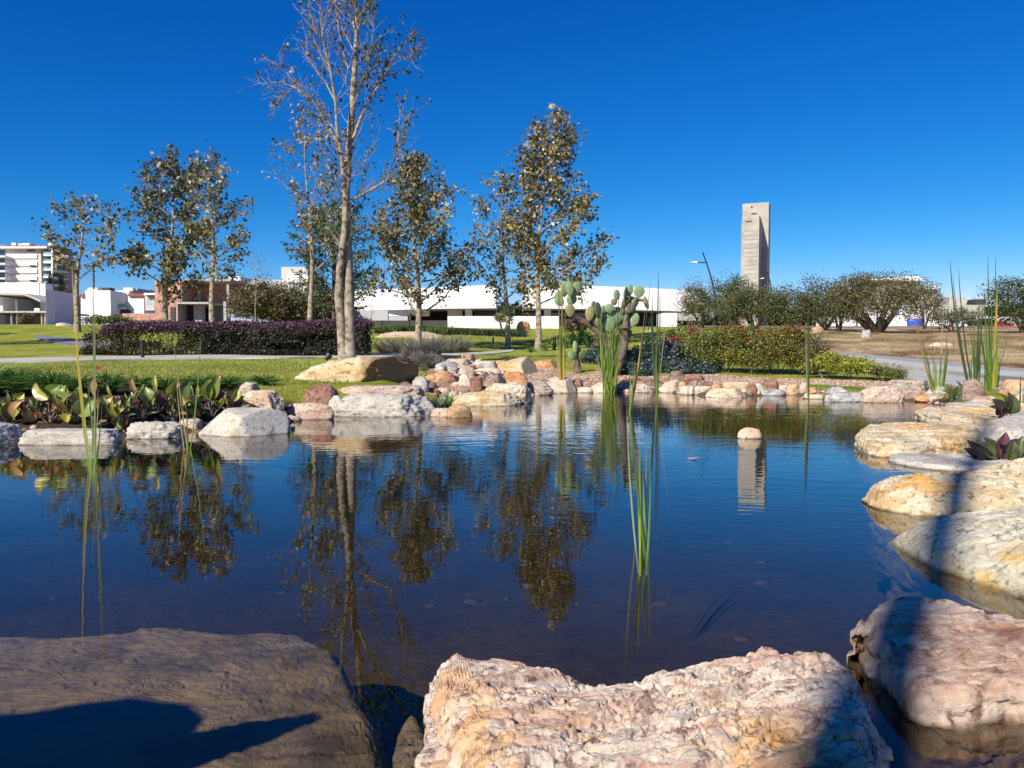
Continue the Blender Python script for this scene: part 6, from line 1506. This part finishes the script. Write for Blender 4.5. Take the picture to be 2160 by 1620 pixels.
GL = (.12,.17,.03); YLc = (.26,.25,.04); DGc = (.05,.09,.025); PU = (.07,.035,.035); BRc = (.30,.13,.05); GY = (.17,.21,.06); TN = (.36,.22,.09)
def leafplant(label, px, yb, leaves, group='broad leaved plants on the left bank', Y=None, seed=0, extra=5, name='broad_leaved_plant', excol=(DGc, PU, BRc), hscale=1.0):
    b = hit(px, yb) if Y is None else Vector((P(px, yb, Y).x, Y, max(gz(P(px, yb, Y).x, Y), 0)))
    k = b.y / F; r = np.random.default_rng(900 + seed); t = thing(name, label, 'plant', b, group); mb = MB()
    for i, (x0, y0, x1, y1, w, c, tc) in enumerate(leaves):
        dy = r.uniform(-.12, .12); p0 = P(x0, y0, b.y + dy); p1 = P(x1, y1, b.y + dy + r.uniform(-.08, .08))
        mb.tube([np.array(b) + [r.normal() * .03, r.normal() * .03, -.03], (np.array(b) + np.array(p0)) / 2 + [r.normal() * .015, 0, 0], np.array(p0) + (np.array(p1) - np.array(p0)) * .04], [.009, .007, .005], 6, cap=False)
        fc = np.array([r.normal() * .5, -1, r.uniform(-.1, .5)]); broadleaf(t, p0, p1, w * k * 1.3, tuple(1.35 * a_ for a_ in c), seed * 20 + i, r.uniform(.03, .16), tc, fc)
    if name == 'broad_leaved_plant':
        for i in range(5):
            az = r.uniform(0, 6.28); ln = r.uniform(.11, .19); q = np.array(b) + [math.cos(az) * .12, math.sin(az) * .08, r.uniform(.06, .16)]; e = q + [math.cos(az) * ln * .45, math.sin(az) * ln * .3, ln]
            mb.tube([np.array(b) - [0, 0, .03], q + (e - q) * .05], [.007, .005], 5, cap=False); broadleaf(t, q, e, ln * r.uniform(.28, .4), [GL, DGc, GL, GY, YLc][i], seed * 20 + 60 + i, .08, None, [r.normal() * .5, -1, .2])
    for i in range(extra):
        az = r.uniform(0, 6.28); ln = r.uniform(.09, .18) * hscale; q = np.array(b) + [math.cos(az) * .07, math.sin(az) * .07, r.uniform(.03, .14)]
        e = q + [math.cos(az) * ln, math.sin(az) * ln * .6, ln * r.uniform(-.3, .9)]; mb.tube([np.array(b) - [0, 0, .03], q + (e - q) * .05], [.007, .004], 5, cap=False); broadleaf(t, q, e, ln * r.uniform(.3, .5), excol[r.integers(0, len(excol))], seed * 20 + 90 + i, .1, None, [r.normal(), -1, 1])
    mb.build('stalks', M['twig'] if name == 'broad_leaved_plant' else M['leafstalk'], t)
M['leafstalk'] = plain('leaf_stalk', (.16,.07,.05), .6, .2, 5, 0)
# (base px, base py, tip px, tip py, width px, colour, tip colour)
leafplant('broad leaved plant with a long green and a dry brown leaf at the left edge', 18, 895, [(10,885,50,828,34,YLc,None),(32,884,50,842,22,TN,BRc),(-10,880,12,850,30,GL,None)], seed=1)
leafplant('broad leaved plant with a curled yellow edged leaf bending left', 105, 893, [(102,842,74,808,24,YLc,TN),(100,838,128,812,26,GL,None),(95,885,92,850,22,TN,None),(70,890,60,862,22,TN,BRc)], seed=2)
leafplant('broad leaved plant with two upright rounded leaves left of the yellow reed', 150, 893, [(142,840,140,812,26,GL,YLc),(158,842,166,824,20,YLc,None),(150,872,122,842,26,GL,None),(165,858,182,830,24,YLc,None),(166,876,198,838,34,GY,None),(140,890,150,872,22,YLc,None)], seed=3, extra=8)
leafplant('plant with a tall wilted brown leaf beside the yellow reed', 205, 893, [(200,835,202,792,14,TN,BRc),(200,792,224,776,16,(.16,.07,.03),BRc),(196,870,192,850,18,PU,None)], seed=4, extra=7)
leafplant('low broad leaved plant with pale narrow leaves right of the yellow reed', 238, 890, [(220,878,230,850,22,GY,None),(232,868,254,842,20,GL,TN),(246,880,262,862,16,YLc,None),(236,852,238,836,16,TN,None)], seed=5, extra=7)
leafplant('plant with a thin yellow brown curled leaf and a broad pale one', 300, 888, [(288,832,276,796,13,TN,BRc),(300,852,294,834,20,GL,None),(312,850,306,816,26,GY,None),(290,868,280,838,22,PU,None),(330,822,328,792,10,YLc,None)], seed=6, extra=8)
leafplant('plant with one upright pale lemon leaf left of the thin stalks', 366, 886, [(362,832,374,800,26,YLc,None),(380,850,400,802,26,DGc,None),(350,850,340,822,20,PU,None),(388,862,382,834,18,TN,BRc)], seed=7, extra=8)
leafplant('plant with a slanting lime leaf hanging over the pink stone', 400, 890, [(400,850,424,878,18,YLc,None),(410,862,430,836,20,DGc,None),(396,880,388,846,22,PU,None)], seed=8, extra=8)
leafplant('plant with two tall green leaves, one brown tipped, near the right end of the bed', 446, 880, [(442,842,444,800,26,GL,None),(446,842,464,792,24,GL,BRc),(450,846,474,822,20,PU,None),(436,860,424,838,20,PU,None)], seed=9, extra=8)
leafplant('plant with a lime leaf and rusty lower leaves beside the pinkish stone', 492, 874, [(492,846,504,820,15,YLc,None),(480,850,478,826,12,GL,TN),(494,866,508,842,20,BRc,None),(484,872,480,850,16,PU,None)], seed=10, extra=8)
leafplant('low dark plant between the white ledge stone and the pitted stone', 262, 908, [(262,900,258,872,14,PU,None),(256,905,246,885,12,GL,None)], seed=11, extra=4)
for i, (x, yb, lab) in enumerate(((60, 884, 'low tangle of brown and purple leaves left of the curled leaf'), (330, 872, 'dark red leaved tangle in the middle of the left bed'), (130, 868, 'dark leaved tangle behind the two rounded leaves'), (268, 866, 'dark leaved tangle behind the pale narrow leaves'), (420, 862, 'dark leaved tangle left of the two tall upright leaves'))):
    leafplant(lab, x, yb, [], seed=20 + i, extra=16, excol=(DGc, PU, BRc, PU, GL, TN), hscale=1.15)
# dark purple plants at the right
PD = (.05,.035,.03); PG = (.07,.085,.03)
leafplant('dark purple leaved plant in front of the rounded grey white boulder', 2105, 985, [(2090,972,2040,928,22,PD,None),(2096,968,2062,932,22,PG,None),(2104,965,2075,922,22,PG,None),(2110,968,2122,912,26,(.10,.045,.05),None),(2116,970,2130,932,20,PD,None),(2100,975,2064,952,24,PG,PD),(2085,978,2034,945,20,PD,None)], group='dark purple leaved plants at the right', Y=5.75, seed=31, extra=3, name='purple_leaved_plant', excol=(PD, PG))
leafplant('green and purple leaved plant cut by the right edge below the grey white boulder', 2150, 985, [(2140,968,2158,920,26,PG,None),(2130,972,2138,930,20,PG,None),(2150,975,2180,935,26,PG,None)], group='dark purple leaved plants at the right', Y=5.6, seed=32, extra=3, name='purple_leaved_plant', excol=(PD, PG))
leafplant('dark purple leaved plant at the foot of the tall reeds', 2122, 882, [(2112,868,2092,842,20,PD,None),(2116,866,2108,830,22,PG,None),(2122,868,2126,828,26,PD,None),(2126,870,2140,836,22,PG,None),(2112,875,2086,858,18,PD,None),(2130,874,2150,850,18,PG,None),(2118,874,2108,852,22,PD,None)], group='dark purple leaved plants at the right', Y=8.4, seed=33, extra=3, name='purple_leaved_plant', excol=(PD, PG))

# ------------------------------------------------------------------ out of view: a bare tree, then leaves and a boulder added for shade
def bare_trunk():
    k = 11.0; x = .90 - .557 * k; y = 1.72 - .83 * k; z = gz(x, y)
    t = thing('bare_tree', 'bare slim tree on the bank whose shade crosses the stones at the right', 'tree', (x, y, z))
    MB().tube([(x, y, z - .2), (x + .02, y, z + 3), (x, y + .05, z + 8), (x + .05, y, z + 14)], [.16, .14, .095, .05], 12).build('trunk', M['bark'], t, smooth=True)
    mb = MB()
    for i in range(7):
        h = 10.5 + i * .5; a = i * 2.4; mb.tube([(x, y, z + h), (x + math.cos(a) * .6, y + math.sin(a) * .6, z + h + .8), (x + math.cos(a), y + math.sin(a), z + h + 1.9)], [.03, .02, .006], 5, cap=False)
    mb.build('branches', M['bark'], t)
bare_trunk()
t = thing('broad_leaved_plant', 'unseen broad leaves added on the near bank to shade the drowned ledge', 'plant', (-2.2, .2, .1))  # leaves placed only to throw a pointed shadow on the ledge
for i, (b0, t0, w) in enumerate([((-2.3,.60,.62),(-1.44,.84,.96),.26),((-2.0,.80,.1),(-1.75,.75,.85),.3),((-2.9,.8,.1),(-3.1,.7,.9),.4),((-2.4,.85,.1),(-2.5,.8,.8),.4)]):
    broadleaf(t, b0, t0, w, DGc, 990 + i, .04, None, [-.557, -.83, .3])

q, f = stone_mesh(1.75, .8, 1.36, 'round', 77, 4); base = np.array([-2.42, .38, .05])  # added boulder, sized for its shadow on the ledge
tag(mesh_np('boulder', q + base, f, M['brown'], loc=tuple(base), smooth=True), 'unseen waist high boulder added on the near bank to shade the drowned ledge', 'boulder')

b = W(1461, 968, .004); v = np.array([[-.05,0,0],[-.02,.02,.008],[.03,.018,.004],[.055,0,.012],[.02,-.02,.006],[-.025,-.018,.002]]) + np.array(b)
o = mesh_np('floating_leaf', v, [(0,5,4,3,2,1)], M['leaf'], loc=tuple(b), colors=np.tile([.45,.38,.28], (6, 1))); tag(o, 'pale dry leaf floating on the open water left of the small round stone', 'leaf')
